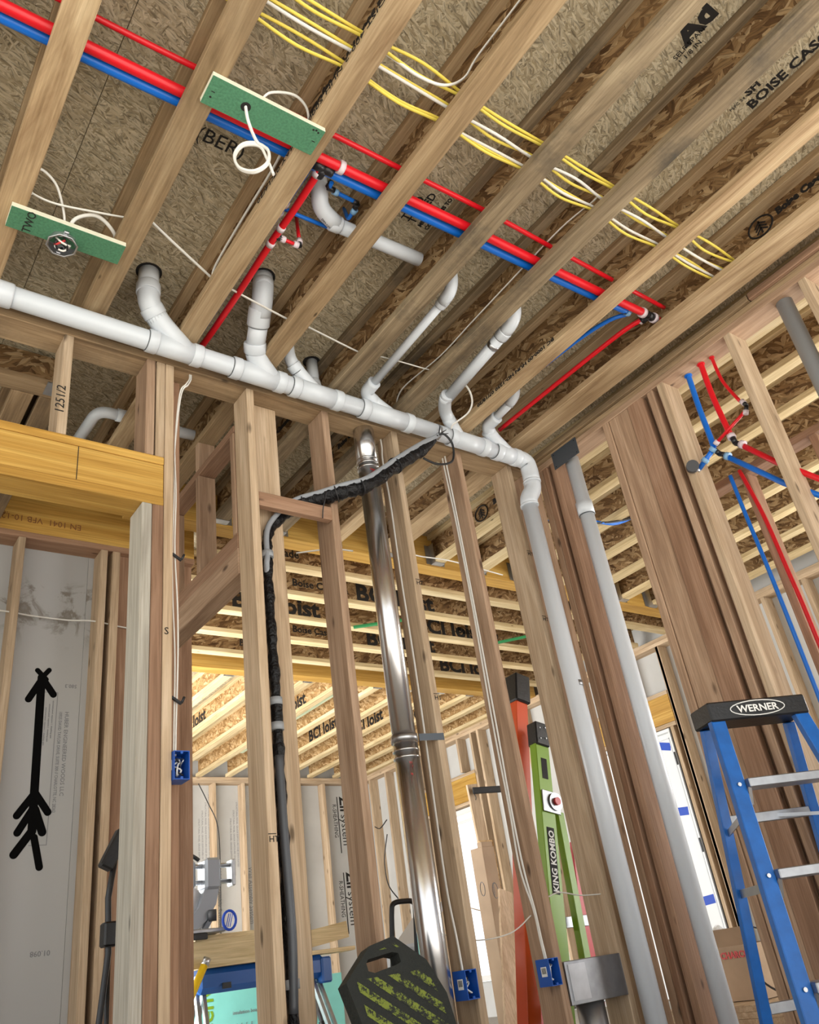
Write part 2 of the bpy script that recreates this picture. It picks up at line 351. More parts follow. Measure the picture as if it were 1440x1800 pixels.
def hanger(j, x0, fw, y, s):
    """bent steel joist hanger on a beam face at y, the joist arriving from direction s"""
    b = B()
    y0, y1 = sorted((y, y-s*.055))
    b.box(x0-.003, x0, y0, y1, ZJ-.002, ZT-.09, 0); b.box(x0+fw, x0+fw+.003, y0, y1, ZJ-.002, ZT-.09, 0)
    b.box(x0-.003, x0+fw+.003, y0, y1, ZJ-.004, ZJ-.001, 0)
    yy0, yy1 = sorted((y, y-s*.003))
    b.box(x0-.04, x0-.002, yy0, yy1, ZJ, ZT-.09, 0); b.box(x0+fw+.002, x0+fw+.04, yy0, yy1, ZJ, ZT-.09, 0)
    b.obj('joist_hanger', 'steel', j)
JX = [-.567, -.162, .239, .650, 1.053, 1.449, 1.855, 2.250, 2.664, 3.070]
JN = {}
for i, x in enumerate(JX):
    f = .15 if i == 9 else .094
    j = ijoist_y(x, -3.0, YA1+.02 if i < 4 else 4.126, f, ('planktan_y', 'planktan_y', 'plank_y', 'planktan_y', 'plank_y', 'planktan_y', 'weathered_y', 'weathered_y', 'plank_y', 'plank_y')[i]); JN[i] = j
    if i >= 4: hanger(j, x, f, 4.126, 1)
for k in range(4):               # beyond the header on the left the joists are shorter
    x = JX[k] if k != 2 else .53
    ijoist_y(x+.0, 3.33, 4.6, .094)
hj = box('header_joist', -1.2, .72, 3.235, 3.327, ZJ, ZJ+.038, 'flange_x', ceil)
box('web', -1.2, .72, 3.275, 3.287, ZJ+.038, ZT-.038, 'web_x', hj, c=0)
box('hanger_plate', .655, .735, 3.205, 3.3, ZJ-.004, ZJ+.002, 'steel', hj, c=0)
XJ2 = [3.56, 3.97, 4.38, 4.79, 5.20, 5.61, 6.02, 6.43]
for i, x in enumerate(XJ2):      # joists of the rooms to the right
    j = ijoist_y(x, -3.0, 4.126, .085, 'brightflange_y'); hanger(j, x, .085, 4.126, 1); JN[20+i] = j
# laminated beams and the cross joists between them
box('laminated_beam', 1.35, 6.8, 4.128, 4.262, ZJ-.012, ZT-.001, 'lvl_x', ceil)
box('laminated_beam', 1.05, 6.8, 6.455, 6.59, ZJ-.012, ZT-.001, 'lvl_x', ceil)
JXX = []
for i, y in enumerate((4.50, 4.905, 5.31, 5.715, 6.12)):
    JXX.append(ijoist_x(y, 1.96, 6.8))
J3 = []
for i in range(14):
    x = 1.45+.4064*i
    mat = 'brightflange_y'
    j = ijoist_y(x, 6.592, 10.2, .085, mat, 'brightweb'); J3.append(j)
    hanger(j, x, .085, 6.592, -1)
for k, (y0, y1) in ((8, (7.0, 9.2)), (6, (9.0, 10.19))):      # treated blocking boards laid beside two far joists
    x = 1.45+.4064*k
    box('green_treated_board', x-.26, x-.22, y0, y1, ZJ+.03, ZJ+.2, 'treated_y', J3[k])
# ------------------------------------------------------------------ stud wall in front (with the doorway on the left)
wb = E('wall_back', (1.6, 2.84, 0), kind='structure')
box('top_plate', -2.0, 3.478, YA0, YA1, ZP, ZP+.038, 'flange_x', wb)
box('top_plate', -2.0, 3.478, YA0+.006, YA1, ZP+.0385, ZJ-.0005, 'flange_x', wb)
box('bottom_plate', 1.09, 3.478, YA0, YA1, 0, .038, 'stud_x', wb)
def studA(x, z0=.038, z1=ZP, mat='stud_z', y0=YA0, y1=YA1, w=.038, name='stud'):
    return box(name, x, x+w, y0, y1, z0, z1, mat, wb)
sB = studA(1.435, mat='pale_z'); sC = studA(1.845, mat='stud_z'); sD = studA(2.27, mat='pale_z'); sE_ = studA(2.705, mat='stud_z'); sF = studA(3.09, mat='pale_z')
studA(1.50, mat='pale_z', y0=2.876, w=.14, name='backing_stud')
studA(2.195, mat='red_z', y0=2.90, y1=2.914+.024, w=.055, name='backing_stud')
studA(3.262, mat='stud_z'); studA(3.300, mat='stud_z')
# blocking between two studs carrying the insulated line
box('block', 1.473, 1.845, YA0, YA0+.038, 2.375, 2.445, 'red_x', wb)
# king, jack and cripple studs round the doorway
studA(1.045, 0, mat='pale_z', name='king_stud')
studA(.961, 2.507, mat='stud_z', name='cripple_stud'); studA(1.005, 2.507, mat='pale_z', name='cripple_stud')
studA(.613, 2.507, mat='pale_z', name='cripple_stud')
studA(.20, 2.507, mat='stud_z', name='cripple_stud'); studA(-.2, 2.507, mat='stud_z', name='cripple_stud')
studA(.956, 0, 2.272, mat='daylit_z', name='jack_stud', w=.0405); studA(.998, 0, 2.272, mat='red_z', name='jack_stud', w=.045)
studA(1.0845, 0, mat='red_z', y0=2.876, y1=YA1, w=.066, name='filler_stud')
hd = box('header', -2.0, 1.043, YA0+.004, YA1-.004, 2.312, 2.468, 'lvl_x', wb)
box('header_cap', -2.0, 1.043, YA0, YA1, 2.469, 2.506, 'lvl_x', hd)
box('header_base', -2.0, 1.043, YA0, YA1, 2.2725, 2.311, 'lvl_x', hd)
for a in (.70, ):               # butt joint and red pencil stains on the header face
    box('joint', a, a+.003, YA0+.003, YA0+.0041, 2.314, 2.466, 'ink', hd, c=0)
# pencilled marks on the studs
text('1251/2', .05, (.634, YA0, 2.60), (0, 0, 1), (0, -1, 0), 'ink', wb, 'pencil_mark')
for x, z in ((2.283, 2.115), (3.10, 2.42), (3.10, 2.03), (1.438, .98), (2.285, 1.55)):
    text('HT', .03, (x, YA0, z), (1, 0, 0), (0, -1, 0), 'ink', wb, 'stamp')
    box('stamp_rule', x-.002, x+.030, YA0-.0008, YA0, z+.026, z+.029, 'ink', wb, c=0)
text('S', .04, (1.05, YA0, 1.72), (1, 0, 0), (0, -1, 0), 'ink', wb, 'pencil_mark')
# ------------------------------------------------------------------ stud wall on the right
wr = E('wall_right', (3.4, 1.2, 0), kind='structure')
box('top_plate', XR0, XR1, -1.5, 2.773, ZP, ZP+.038, 'stud_y', wr)
box('top_plate', XR0+.008, XR1, -1.5, 2.773, ZP+.0385, ZP+.0755, 'flange_y', wr)
box('top_plate', XR0-.012, XR1, 1.24, 2.773, ZP+.0765, ZP+.114, 'flange_y', wr)
box('top_plate', XR0-.012, XR1, -1.5, 1.235, ZP+.0765, ZP+.114, 'red_y', wr)
box('bottom_plate', XR0, XR1, -1.5, 2.773, 0, .038, 'stud_y', wr)
def studR(y, w=.038, mat='stud_z', x0=XR0, x1=XR1, name='stud'):
    return box(name, x0, x1, y, y+w, .0385, ZP, mat, wr)
studR(2.194, .043, 'stud_z'); studR(2.056, .135, 'stud_z', XR0+.006, XR0+.044, 'flat_stud'); studR(1.950, .103, 'red_z', XR0+.0, XR0+.038, 'flat_stud')
studR(1.880, .038, 'stud_z', XR0+.003, XR1); studR(1.9185, .036, 'red_z', XR0+.055, XR1, 'backing_stud'); studR(1.956, .10, 'stud_z', XR0+.046, XR1, 'backing_stud'); studR(1.8475, .032, 'red_z', XR0+.05, XR1, 'backing_stud'); studR(1.806, .041, 'pale_z')  # the wide backing piece is unseen filler, added to keep the gap dark
studR(1.385, .038, 'pale_z'); studR(.975, .038, 'pale_z'); studR(.57, .038, 'pale_z'); studR(.16); studR(-.25)
studR(2.618, .045, 'red_z'); studR(2.690, .038, 'red_z'); studR(2.730, .042, 'stud_z', XR0-.0, XR0+.09)
for y, x0 in ((1.70, 3.62), (1.32, 3.62), (1.06, 3.62)):       # studs of a second wall behind
    box('rear_stud', x0, x0+.089, y, y+.038, 0, 2.45, 'red_z', wr)
box('rear_plate', 3.62, 3.709, .6, 2.05, 2.4505, 2.489, 'red_y', wr)
# steel plate protecting the vent pipe
np_ = E('nail_plate', (3.33, 2.53, 2.95), 'dark grey steel protector plate nailed across the right wall\'s top plates', 'metal plate')
B().box(3.3335, 3.3375, 2.43, 2.628, 2.952, 3.06, 0).obj('plate', 'nail_plate', np_)
for y in (2.445, 2.613):
    for z in (2.965, 3.045): B().tube([(3.333, y, z), (3.3335, y, z)], .004, 8).obj('nail_head', 'ink', np_)
# ------------------------------------------------------------------ room behind the doorway on the left
we = E('wall_entry', (1.0, 4.7, 0), kind='structure')
YE = 4.62
box('laminated_beam', -2.0, 1.95, YE+.003, YE+.12, ZJ, ZT-.001, 'lvl_x', we)
box('top_plate', -2.0, 1.95, YE, YE+.14, ZP+.038, ZJ-.0005, 'red_x', we)
for x, w in ((.87, .04), (1.345, .042), (1.418, .046), (.46, .038), (.06, .038)):
    box('stud', x, x+w, YE, YE+.14, 0, ZP+.0375, 'pale_z', we)
box('stud', 1.466, 1.95, YE+.05, YE+.09, 0, ZP+.0375, 'red_z', we)
for a, b in ((-2.0, .09), (.092, 1.311), (1.313, 1.95)):
    box('sheathing_panel', a, b, YE+.141, YE+.153, 0, ZT, 'sheath_stained', we, c=0)
YS = YE+.141
def stroke(b, a, c, r=.019):
    """one sprayed stroke, a flat round-ended film on the sheathing"""
    a, c = Vector(a), Vector(c); d = (c-a).normalized(); q = Vector((-d.y, d.x)); poly = []
    for k in range(9): t = math.pi*k/8; poly.append(c + (q*math.cos(t)+d*math.sin(t))*r)
    for k in range(9): t = math.pi*k/8; poly.append(a - (q*math.cos(t)+d*math.sin(t))*r)
    M = Matrix(((1, 0, 0, 0), (0, 0, -1, YS), (0, 1, 0, 0), (0, 0, 0, 1)))
    b.prism([(p.x, p.y) for p in poly], M, .0, .0012+.000004*len(b.f))
ar = B()
for a, c, r in (((1.095, 2.25), (1.112, 1.42), .022), ((1.10, 2.245), (1.036, 2.12), .019), ((1.10, 2.245), (1.165, 2.155), .019), ((1.07, 2.29), (1.12, 2.24), .014), ((1.132, 2.296), (1.09, 2.24), .014),
                ((1.108, 1.61), (1.032, 1.50), .019), ((1.115, 1.61), (1.183, 1.515), .019), ((1.105, 1.53), (1.042, 1.415), .019), ((1.118, 1.53), (1.163, 1.415), .021), ((1.11, 1.42), (1.035, 1.31), .021), ((1.125, 1.39), (1.162, 1.245), .018)):
    stroke(ar, a, c, r)
ar.obj('sprayed_arrow', 'spray', we, label='black spray-painted arrow pointing up')
dn = (0, -1, 0)
text('HUBER ENGINEERED WOODS LLC', .030, (1.236, YS, 2.06), (0, 0, -1), dn, 'ink_grey', we)
text('10925 DAVID TAYLOR DRIVE, SUITE 300 // CHARLOTTE, NC 28262', .024, (1.204, YS, 2.06), (0, 0, -1), dn, 'ink_grey', we, wide=.78)
text('01.098', .035, (1.245, YS, .86), (-1, 0, 0), dn, 'ink_grey', we); text('580.3', .03, (1.29, YS, 2.22), (-1, 0, 0), dn, 'ink_grey', we)
for k in range(3): text('structural panel  exposure 1  sheathing span', .012, (1.165-.018*k, YS, 2.12-.02*k), (0, 0, -1), dn, 'ink_grey', we)
for a, b, z0, z1 in ((1.10, 1.19, 2.165, 2.168), (1.187, 1.19, 1.35, 2.168), (1.10, 1.19, 1.35, 1.353)): box('printed_frame', a, b, YS-.0008, YS, z0, z1, 'ink_grey', we, c=0)
text('EN 1041  VFB 10-1241  CE', .055, (1.22, YE+.003, 3.19), (-1, 0, 0), dn, 'brown_letters', we); text('10241-1 1-10-2000-002  Pinus', .03, (.80, YE+.003, 3.20), (-1, 0, 0), dn, 'brown_letters', we)
# ------------------------------------------------------------------ framing seen through the bays next to the doorway
ws = E('wall_side', (1.47, 3.5, 0), kind='structure')
box('top_plate', 1.43, 1.52, 2.9145, 4.12, 2.845, 2.883, 'red_y', ws)
for y in (2.92, 3.325, 3.73): box('cripple_stud', 1.43, 1.52, y, y+.04, 2.301, 2.8445, 'stud_z', ws)
box('beam', 1.43, 1.52, 2.9145, 4.12, 2.225, 2.30, 'red_y', ws); box('beam', 1.43, 1.52, 2.9145, 4.12, 2.10, 2.2245, 'stud_y', ws)
for y in (3.325, 3.9): box('stud', 1.43, 1.52, y, y+.04, 2.8835, 3.05, 'stud_z', ws)
# ------------------------------------------------------------------ far wall and the outside wall on the right
wf = E('wall_far', (5, 10.27, 0), kind='structure'); YF = 10.2
box('top_plate', 1.3, 6.94, YF, YF+.14, ZP+.002, ZP+.0385, 'pale_x', wf); box('top_plate', 1.3, 6.94, YF, YF+.14, ZP+.039, ZJ-.0005, 'pale_x', wf)
box('bottom_plate', 1.3, 6.94, YF, YF+.14, 0, .038, 'pale_x', wf)
for k in range(13):
    x = 1.28+.4064*k
    box('stud', x, x+.04, YF, YF+.14, .0385, ZP+.0015, 'pale_z', wf)
box('stud', 6.755, 6.795, YF, YF+.14, .0385, ZP+.0015, 'pale_z', wf)
for k in range(5):
    a = 1.3+1.22*k; box('sheathing_panel', a, min(a+1.218, 6.95), YF+.1405, YF+.152, 0, ZT, 'sheath', wf, c=0)
yz = YF+.1405
for x, z in ((6.50, 2.86), (6.50, 1.86)):
    text('ZIP', .24, (x, yz, z), (0, 0, -1), dn, 'ink', wf, wide=.75, bold=.006); text('system', .15, (x+.0, yz, z-.24), (0, 0, -1), dn, 'ink', wf)
    text('R-SHEATHING', .088, (x-.125, yz, z-.1), (0, 0, -1), dn, 'ink', wf, wide=.8); box('print_bar', x-.05, x-.035, yz-.001, yz, z-.75, z, 'ink', wf, c=0)
for x in (4.62, 5.82, 5.05):
    text('Wall Assembly System', .09, (x, yz, 2.0), (0, 0, -1), dn, 'ink_grey', wf, wide=.8)
    for k in range(4): text('STRUCTURAL PANEL GRADE EXPOSURE ONE SPAN RATED', .03, (x-.1-.045*k, yz, 2.9-.1*k), (0, 0, -1), dn, 'ink_grey', wf)
XO = 6.8
wo = E('wall_outer', (XO+.07, 6, 0), kind='structure')
box('top_plate', XO, XO+.14, -1.5, 10.19, ZP+.002, ZP+.0385, 'pale_y', wo); box('top_plate', XO, XO+.14, -1.5, 10.19, ZP+.039, ZJ-.0005, 'pale_y', wo)
OPEN = [(7.80, 8.75, .35, 2.21), (4.825, 5.75, 0, 2.235), (-.4, 1.9, .6, 2.3)]
ys = [-1.0+.4064*k for k in range(28)]
for y in ys:
    hit = [o for o in OPEN if o[0]-.09 < y+.019 < o[1]+.09]
    if hit: box('cripple_stud', XO, XO+.14, y, y+.038, 2.60, ZP+.0015, 'pale_z', wo); continue
    box('stud', XO, XO+.14, y, y+.038, 0, ZP+.0015, 'pale_z', wo)
for (a, b, z0, z1) in OPEN:
    box('header', XO+.002, XO+.09, a-.085, b+.085, z1+.045, 2.54, 'lvl_y', wo); box('header_plate', XO, XO+.14, a-.085, b+.085, 2.5405, 2.578, 'pale_y', wo); box('header_plate', XO, XO+.14, a-.085, b+.085, z1+.004, z1+.042, 'pale_y', wo)
    for s, e in ((a-.045, -1), (b+.007, 1)):
        box('jack_stud', XO, XO+.14, s, s+.038, 0, z1+.0035, 'pale_z', wo); yk = s+e*.085
        box('king_stud', XO, XO+.14, yk, yk+.038, 0, ZP+.0015, 'pale_z', wo)
def outer_sheath(y0, y1, z0, z1): box('sheathing_panel', XO+.1405, XO+.152, y0, y1, z0, z1, 'sheath', wo, c=0)
edges = [-1.5, -.4, 1.9, 4.825, 5.75, 7.80, 8.75, 10.35]
for i in range(7):
    if i % 2 == 0: outer_sheath(edges[i], edges[i+1], 0, ZT)
for (a, b, z0, z1) in OPEN:
    outer_sheath(a, b, z1, ZT)
    if z0 > 0: outer_sheath(a, b, 0, z0)
text('Automatic Floors', .09, (XO+.1405, 8.02, 2.62), (0, 0, 1), (-1, 0, 0), 'ink_grey', wo)
# door with blue tape, hinges on its right edge
dr = E('door_1', (XO+.03, 5.3, 0), kind='structure')
box('door_panel', XO+.02, XO+.062, 4.865, 5.73, .02, 2.19, 'door_white', dr)
for (y0, y1, z0, z1) in ((4.875, 4.884, .05, 2.15), (4.875, 5.6, 2.14, 2.148)): box('panel_bead', XO+.016, XO+.02, y0, y1, z0, z1, 'pale_plastic', dr, c=0)
box('jamb', XO+.0, XO+.13, 4.826, 4.838, 0, 2.232, 'frame_dark', dr); box('jamb', XO, XO+.13, 4.839, 5.75, 2.2, 2.232, 'door_white', dr); box('jamb', XO+.0, XO+.13, 4.840, 4.862, 0, 2.199, 'door_white', dr)
for z in (1.947, 1.177, .398): box('hinge', XO-.006, XO+.018, 4.842, 4.86, z-.06, z+.06, 'cap_black', dr)
for y, z, s in ((4.915, 2.075, .05), (4.925, 1.485, .02), (4.905, .74, -.01)):
    Mt = Matrix.Translation((XO+.0185, y, z)) @ Matrix.Rotation(s*6, 4, 'X'); B().box(0, .0012, -.03, .115, -.036, .036, 0, Mt).obj('painters_tape', 'tape_blue', dr)
# window
for i, (a, b, z0, z1) in enumerate((OPEN[0], OPEN[2])):
    wn = E('window_%d' % (i+1), (XO+.1, (a+b)/2, z0), kind='structure')
    fb = B(); t_ = .05
    for q in ((a+.005, a+t_, z0+.005, z1-.005), (b-t_, b-.005, z0+.005, z1-.005)): fb.box(XO+.07, XO+.135, q[0], q[1], q[2], q[3])
    fb.obj('frame_stiles', 'window_frame', wn)
    B().box(XO+.07, XO+.135, a+t_, b-t_, z1-.06, z1-.005).obj('head_rail', 'window_frame', wn); B().box(XO+.07, XO+.135, a+t_, b-t_, z0+.005, z0+.06).obj('sill_rail', 'window_frame', wn)
    B().box(XO+.085, XO+.12, a+t_, b-t_, z1-.16, z1-.13).obj('glazing_bar', 'window_frame', wn)
    B().box(XO+.1, XO+.104, a+t_, b-t_, z0+.06, z1-.06, 0).obj('pane', 'glass', wn)
# ------------------------------------------------------------------ white drain and vent pipes
R3, R2, R15 = .0445, .0302, .0242
def cyl(a, c, r, n=20): return B().tube([a, c], r, n)
def hub(a, d, r, length, parent, mat='pvc', name='hub', ring=True):
    """socket end of a fitting, with the dark cement ring where the pipe enters"""
    a = Vector(a); d = Vector(d).normalized()
    b = B().tube([a, a+d*length*.08, a+d*length*.9, a+d*length], [r*1.10, r*1.17, r*1.17, r*1.12], 22); o = b.obj(name, mat, parent)
    if ring: B().tube([a-d*.0035, a+d*.001], r*1.055, 22).obj('cement_ring', 'pvc_ring', parent)
    return o
dp = E('drain_pipe', (1.7, 2.68, 2.95), 'white main drain pipe hung below the joists along the stud wall with five branches', 'pipe')
YM = 2.68
zm = lambda x: 3.0315-.011*(x-.378)
mp_ = lambda x: Vector((x, YM, zm(x)))
B().tube([mp_(-.55), mp_(3.085)], R3, 26).obj('main_run', 'pvc', dp)
ax = (mp_(1)-mp_(0)).normalized()
hub(mp_(.30), ax, R3, .085, dp, name='coupling', ring=False)
def wye(x0, x1, r=R3):
    """body of a wye fitting on the main from x0 to x1: sockets at both ends, swollen barrel between"""
    o = B().tube([mp_(x0+.03), mp_(x1-.03)], r*1.09, 26).obj('wye_barrel', 'pvc', dp)
    hub(mp_(x0), ax, r, .045, o, name='wye_socket'); hub(mp_(x1-.045), ax, r, .045, o, name='wye_socket', ring=False)
def branch(pts, r, name='branch_pipe', rad=.05, n=20): return B().tube(rounded(pts, rad), r, n).obj(name, 'pvc', dp)
wye(.925, 1.17)
branch([mp_(1.10), (.975, 2.645, 3.105), (.935, 2.625, 3.135)], R3*1.07, 'wye_branch'); hub((.945, 2.63, 3.128), (-.55, -.28, .5), R3, .045, dp)
branch([(.955, 2.636, 3.12), (.905, 2.605, 3.16), (.893, 2.588, 3.205), (.892, 2.584, 3.24)], R3*1.07, 'bend', .04); hub((.8925, 2.586, 3.20), (0, 0, 1), R3, .05, dp, ring=False)
branch([(.892, 2.584, 3.22), (.892, 2.583, 3.335)], R3, 'closet_riser')
B().tube([(.892, 2.583, ZT-.0015), (.892, 2.583, ZT-.0002)], .056, 24).obj('floor_hole', 'ink', dp)
wye(1.315, 1.585)
branch([mp_(1.52), (1.425, 2.645, 3.085), (1.402, 2.60, 3.115)], R3*1.07, 'wye_branch', .05); hub((1.413, 2.625, 3.10), (-.10, -.20, .13), R3, .05, dp)
branch([(1.405, 2.61, 3.11), (1.372, 2.50, 3.165)], R3, 'riser'); hub((1.376, 2.515, 3.158), (-.13, -.42, .26), R3, .085, dp, name='repair_coupling')
branch([(1.366, 2.47, 3.18), (1.350, 2.415, 3.215), (1.342, 2.385, 3.26), (1.341, 2.38, 3.30)], R3*1.08, 'bend', .05); branch([(1.341, 2.38, 3.26), (1.341, 2.378, 3.335)], R3, 'closet_riser')
B().tube([(1.341, 2.379, ZT-.0015), (1.341, 2.379, ZT-.0002)], .056, 24).obj('floor_hole', 'ink', dp)
wye(1.62, 1.90)
branch([mp_(1.78), (1.665, 2.665, 3.10), (1.63, 2.65, 3.13)], R2*1.12, 'wye_branch'); hub((1.655, 2.66, 3.105), (-.5, -.15, .4), R2, .04, dp)
branch([(1.64, 2.655, 3.12), (1.60, 2.64, 3.16), (1.595, 2.63, 3.31)], R2, 'vent_riser')
branch([(1.80, 2.70, 3.03), (1.812, 2.755, 3.12), (1.815, 2.775, 3.17)], R2*1.1, 'bend'); hub((1.813, 2.765, 3.14), (.03, .1, .3), R2, .04, dp, ring=False); branch([(1.815, 2.775, 3.15), (1.825, 2.79, 3.335)], R2, 'vent_riser')
B().tube([(1.825, 2.79, ZT-.0015), (1.825, 2.79, ZT-.0002)], .046, 20).obj('floor_hole', 'ink', dp)
wye(2.015, 2.335)
branch([mp_(2.24), (2.11, 2.672, 3.065), (2.085, 2.668, 3.085)], R2*1.2, 'wye_branch'); hub((2.10, 2.67, 3.075), (-.5, -.05, .3), R2, .04, dp)
branch([(2.11, 2.672, 3.065), (2.045, 2.655, 3.10), (2.045, 2.60, 3.108), (2.045, 2.57, 3.11)], R2*1.15, 'bend', .06); branch([(2.045, 2.60, 3.108), (2.040, 1.96, 3.145)], R15*.85, 'vent_run')
branch([(2.04, 1.985, 3.143), (2.038, 1.925, 3.148), (2.036, 1.895, 3.19), (2.036, 1.89, 3.26)], R2*.95, 'sweep_elbow', .05); hub((2.041, 2.01, 3.142), (0, -1, .05), R15, .045, dp, ring=False); branch([(2.036, 1.89, 3.25), (2.036, 1.89, 3.335)], R15, 'vent_riser')
wye(2.585, 2.855)
branch([mp_(2.67), (2.605, 2.655, 3.06), (2.565, 2.635, 3.09)], R2*1.2, 'wye_branch'); hub((2.60, 2.652, 3.065), (-.4, -.18, .28), R2, .04, dp)
branch([(2.60, 2.65, 3.066), (2.535, 2.62, 3.11), (2.475, 2.545, 3.107), (2.45, 2.50, 3.105)], R2*1.15, 'bend', .07); hub((2.463, 2.52, 3.106), (-.35, -.85, 0), R2, .04, dp, ring=False); branch([(2.47, 2.54, 3.106), (2.412, 1.98, 3.115)], R2, 'vent_run')
hub((2.417, 2.02, 3.114), (-.1, -1, .02), R2, .045, dp); branch([(2.414, 1.99, 3.115), (2.407, 1.92, 3.12), (2.404, 1.885, 3.16), (2.403, 1.88, 3.25)], R2*1.12, 'sweep_elbow', .05); branch([(2.403, 1.88, 3.24), (2.403, 1.88, 3.335)], R2, 'vent_riser')
B().tube([(2.424, 2.09, 3.113), (2.422, 2.065, 3.1135)], R2*1.06, 18).obj('strap_band', 'steel', dp)
wye(2.915, 3.10)
branch([mp_(3.04), (2.90, 2.655, 3.07), (2.865, 2.64, 3.09)], R2*1.3, 'wye_branch'); hub((2.89, 2.652, 3.075), (-.45, -.16, .25), R2*1.1, .045, dp)
branch([(2.90, 2.655, 3.07), (2.835, 2.62, 3.11), (2.835, 2.56, 3.113), (2.835, 2.53, 3.115)], R2*1.2, 'bend', .06); branch([(2.835, 2.56, 3.113), (2.84, 2.40, 3.135)], R15, 'vent_run'); branch([(2.838, 2.43, 3.13), (2.84, 2.37, 3.15), (2.84, 2.35, 3.25)], R15*1.15, 'sweep_elbow', .04)
# down-turn at the right end and the long drop to the floor
branch([mp_(3.05), mp_(3.165), (3.172, 2.68, 2.92), (3.168, 2.68, 2.85)], R3*1.10, 'long_elbow', .085, 26); hub((3.168, 2.68, 2.862), (0, 0, -1), R3, .012, dp)
branch([(3.168, 2.68, 2.86), (3.160, 2.68, 2.80), (3.105, 2.68, 2.735), (3.10, 2.68, 2.68)], R3*1.10, 'offset_elbow', .06, 26); hub((3.10, 2.68, 2.69), (0, 0, -1), R3, .012, dp)
branch([(3.10, 2.68, 2.70), (3.115, 2.68, .0)], R3, 'drop_pipe', n=26); B().tube([(3.109, 2.68, 1.66), (3.109, 2.68, 1.632)], R3*1.012, 26).obj('strap_band', 'galv', dp)
B().tube([mp_(2.49), mp_(2.512)], R3*1.015, 26).obj('strap_band', 'steel', dp); B().bar((2.50, 2.726, 3.03), (2.50, 2.74, 3.13), .022, .0015, (0, 1, 0), 0).obj('strap_tail', 'steel', dp)
# vent pipe inside the right wall
vp = E('vent_pipe', (3.408, 2.55, 0), 'white vertical vent pipe rising inside the right stud wall', 'pipe')
B().tube([(3.408, 2.55, 0.038), (3.408, 2.55, 3.0)], R3*.93, 24).obj('pipe', 'pvc', vp); B().tube([(3.408, 2.55, 2.62), (3.408, 2.55, 2.70)], R3*1.08, 24).obj('coupling', 'pvc', vp); B().tube([(3.408, 2.55, 2.615), (3.408, 2.55, 2.62)], R3*1.0, 24).obj('cement_ring', 'pvc_ring', vp)
gp = E('grey_pipe', (3.275, 2.2, 3.2), 'grey pipe running in the gap beside the last joist above the right wall', 'pipe')
B().tube([(3.272, 2.62, 3.19), (3.272, 1.98, 3.2)], .027, 16).obj('pipe', 'pvc_grey', gp); B().tube([(3.272, 1.99, 3.2), (3.272, 1.94, 3.202)], [.031, .022], 16).obj('taped_end', 'bag', gp); B().tube([(3.272, 2.56, 3.191), (3.272, 2.50, 3.192)], .033, 16).obj('coupling', 'pvc_grey', gp)
# short drain between two joists, and one beyond the doorway header
sd = E('tub_drain', (1.6, 1.86, 3.2), 'short white drain pipe with a bend crossing between joists near the ceiling', 'pipe')
B().tube([(1.40, 1.875, 3.195), (1.835, 1.87, 3.205)], R2, 20).obj('pipe', 'pvc', sd)
B().tube(rounded([(1.297, 1.80, 3.335), (1.290, 1.79, 3.24), (1.315, 1.84, 3.20), (1.42, 1.875, 3.195)], .06), R2*1.14, 20).obj('trap_bend', 'pvc', sd)
hub((1.385, 1.873, 3.195), (1, 0, .02), R2, .045, sd, ring=False); hub((1.2915, 1.793, 3.262), (0, 0, 1), R2, .045, sd, ring=False); text('DWV 1 1/2', .012, (1.33, 1.862, 3.166), (.9, .35, 0), (0, -.3, -1), 'ink', sd)
op = E('overhead_drain', (.95, 3.45, 3.15), 'white pipe with a bend in the dark joist bay above the yellow header', 'pipe')
B().tube(rounded([(.918, 3.80, 3.145), (.938, 3.405, 3.15), (1.05, 3.40, 3.15)], .07), .029, 16).obj('pipe', 'pvc', op); B().tube([(1.03, 3.40, 3.15), (1.075, 3.40, 3.15)], .034, 16).obj('coupling', 'pvc', op)
B().tube([(1.16, 3.41, 3.15), (1.44, 3.41, 3.15)], .029, 16).obj('pipe', 'pvc', op)
# ------------------------------------------------------------------ red and blue water tubing
def pexring(a, d, parent, r=.0145, mat='ring_white', n=14):
    a = Vector(a); d = Vector(d).normalized(); return B().tube([a-d*.011, a+d*.011], r, n).obj('clamp_ring', mat, parent)
def fitting(a, parent, dirs, r=.012, ln=.03):
    b = B()
    for d in dirs:
        a_ = Vector(a); b.tube([a_, a_+Vector(d).normalized()*ln], r, 12)
    return b.obj('fitting', 'poly_black', parent)
YH, ZH = 1.615, 3.165
hot = E('hot_main', (1.6, YH, ZH), 'thick red water tube running across all the joists beside a blue one', 'water pipe')
B().tube(spline([(-.9, YH+.02, ZH-.005), (.28, YH+.012, ZH-.005), (.70, YH+.008, ZH-.005), (1.09, YH+.0, ZH-.008), (1.2, YH-.005, ZH-.01), (1.5, YH-.012, ZH-.012), (1.9, YH-.02, ZH-.012), (2.3, YH-.02, ZH-.01), (2.71, YH-.022, ZH-.008), (3.0, YH-.026, ZH-.005)], 5), .0195, 16).obj('tube', 'pex_red', hot)
fitting((1.212, YH+.028, ZH-.010), hot, ((1, 0, 0), (-1, 0, 0), (0, 1, 0)), .0205, .04); pexring((1.268, YH-.006, ZH-.010), (1, 0, 0), hot, .0265)
pexring((1.205, YH+.062, ZH-.010), (0, 1, 0), hot, .019)
hb = [(1.205, YH+.04, ZH-.012), (1.206, 1.85, ZH-.015), (1.203, 2.05, ZH-.015), (1.208, 2.35, ZH-.012), (1.212, 2.68, ZH), (1.215, 2.80, ZH+.02)]
B().tube(spline(hb, 6), .0145, 12).obj('branch_tube', 'pex_red', hot)
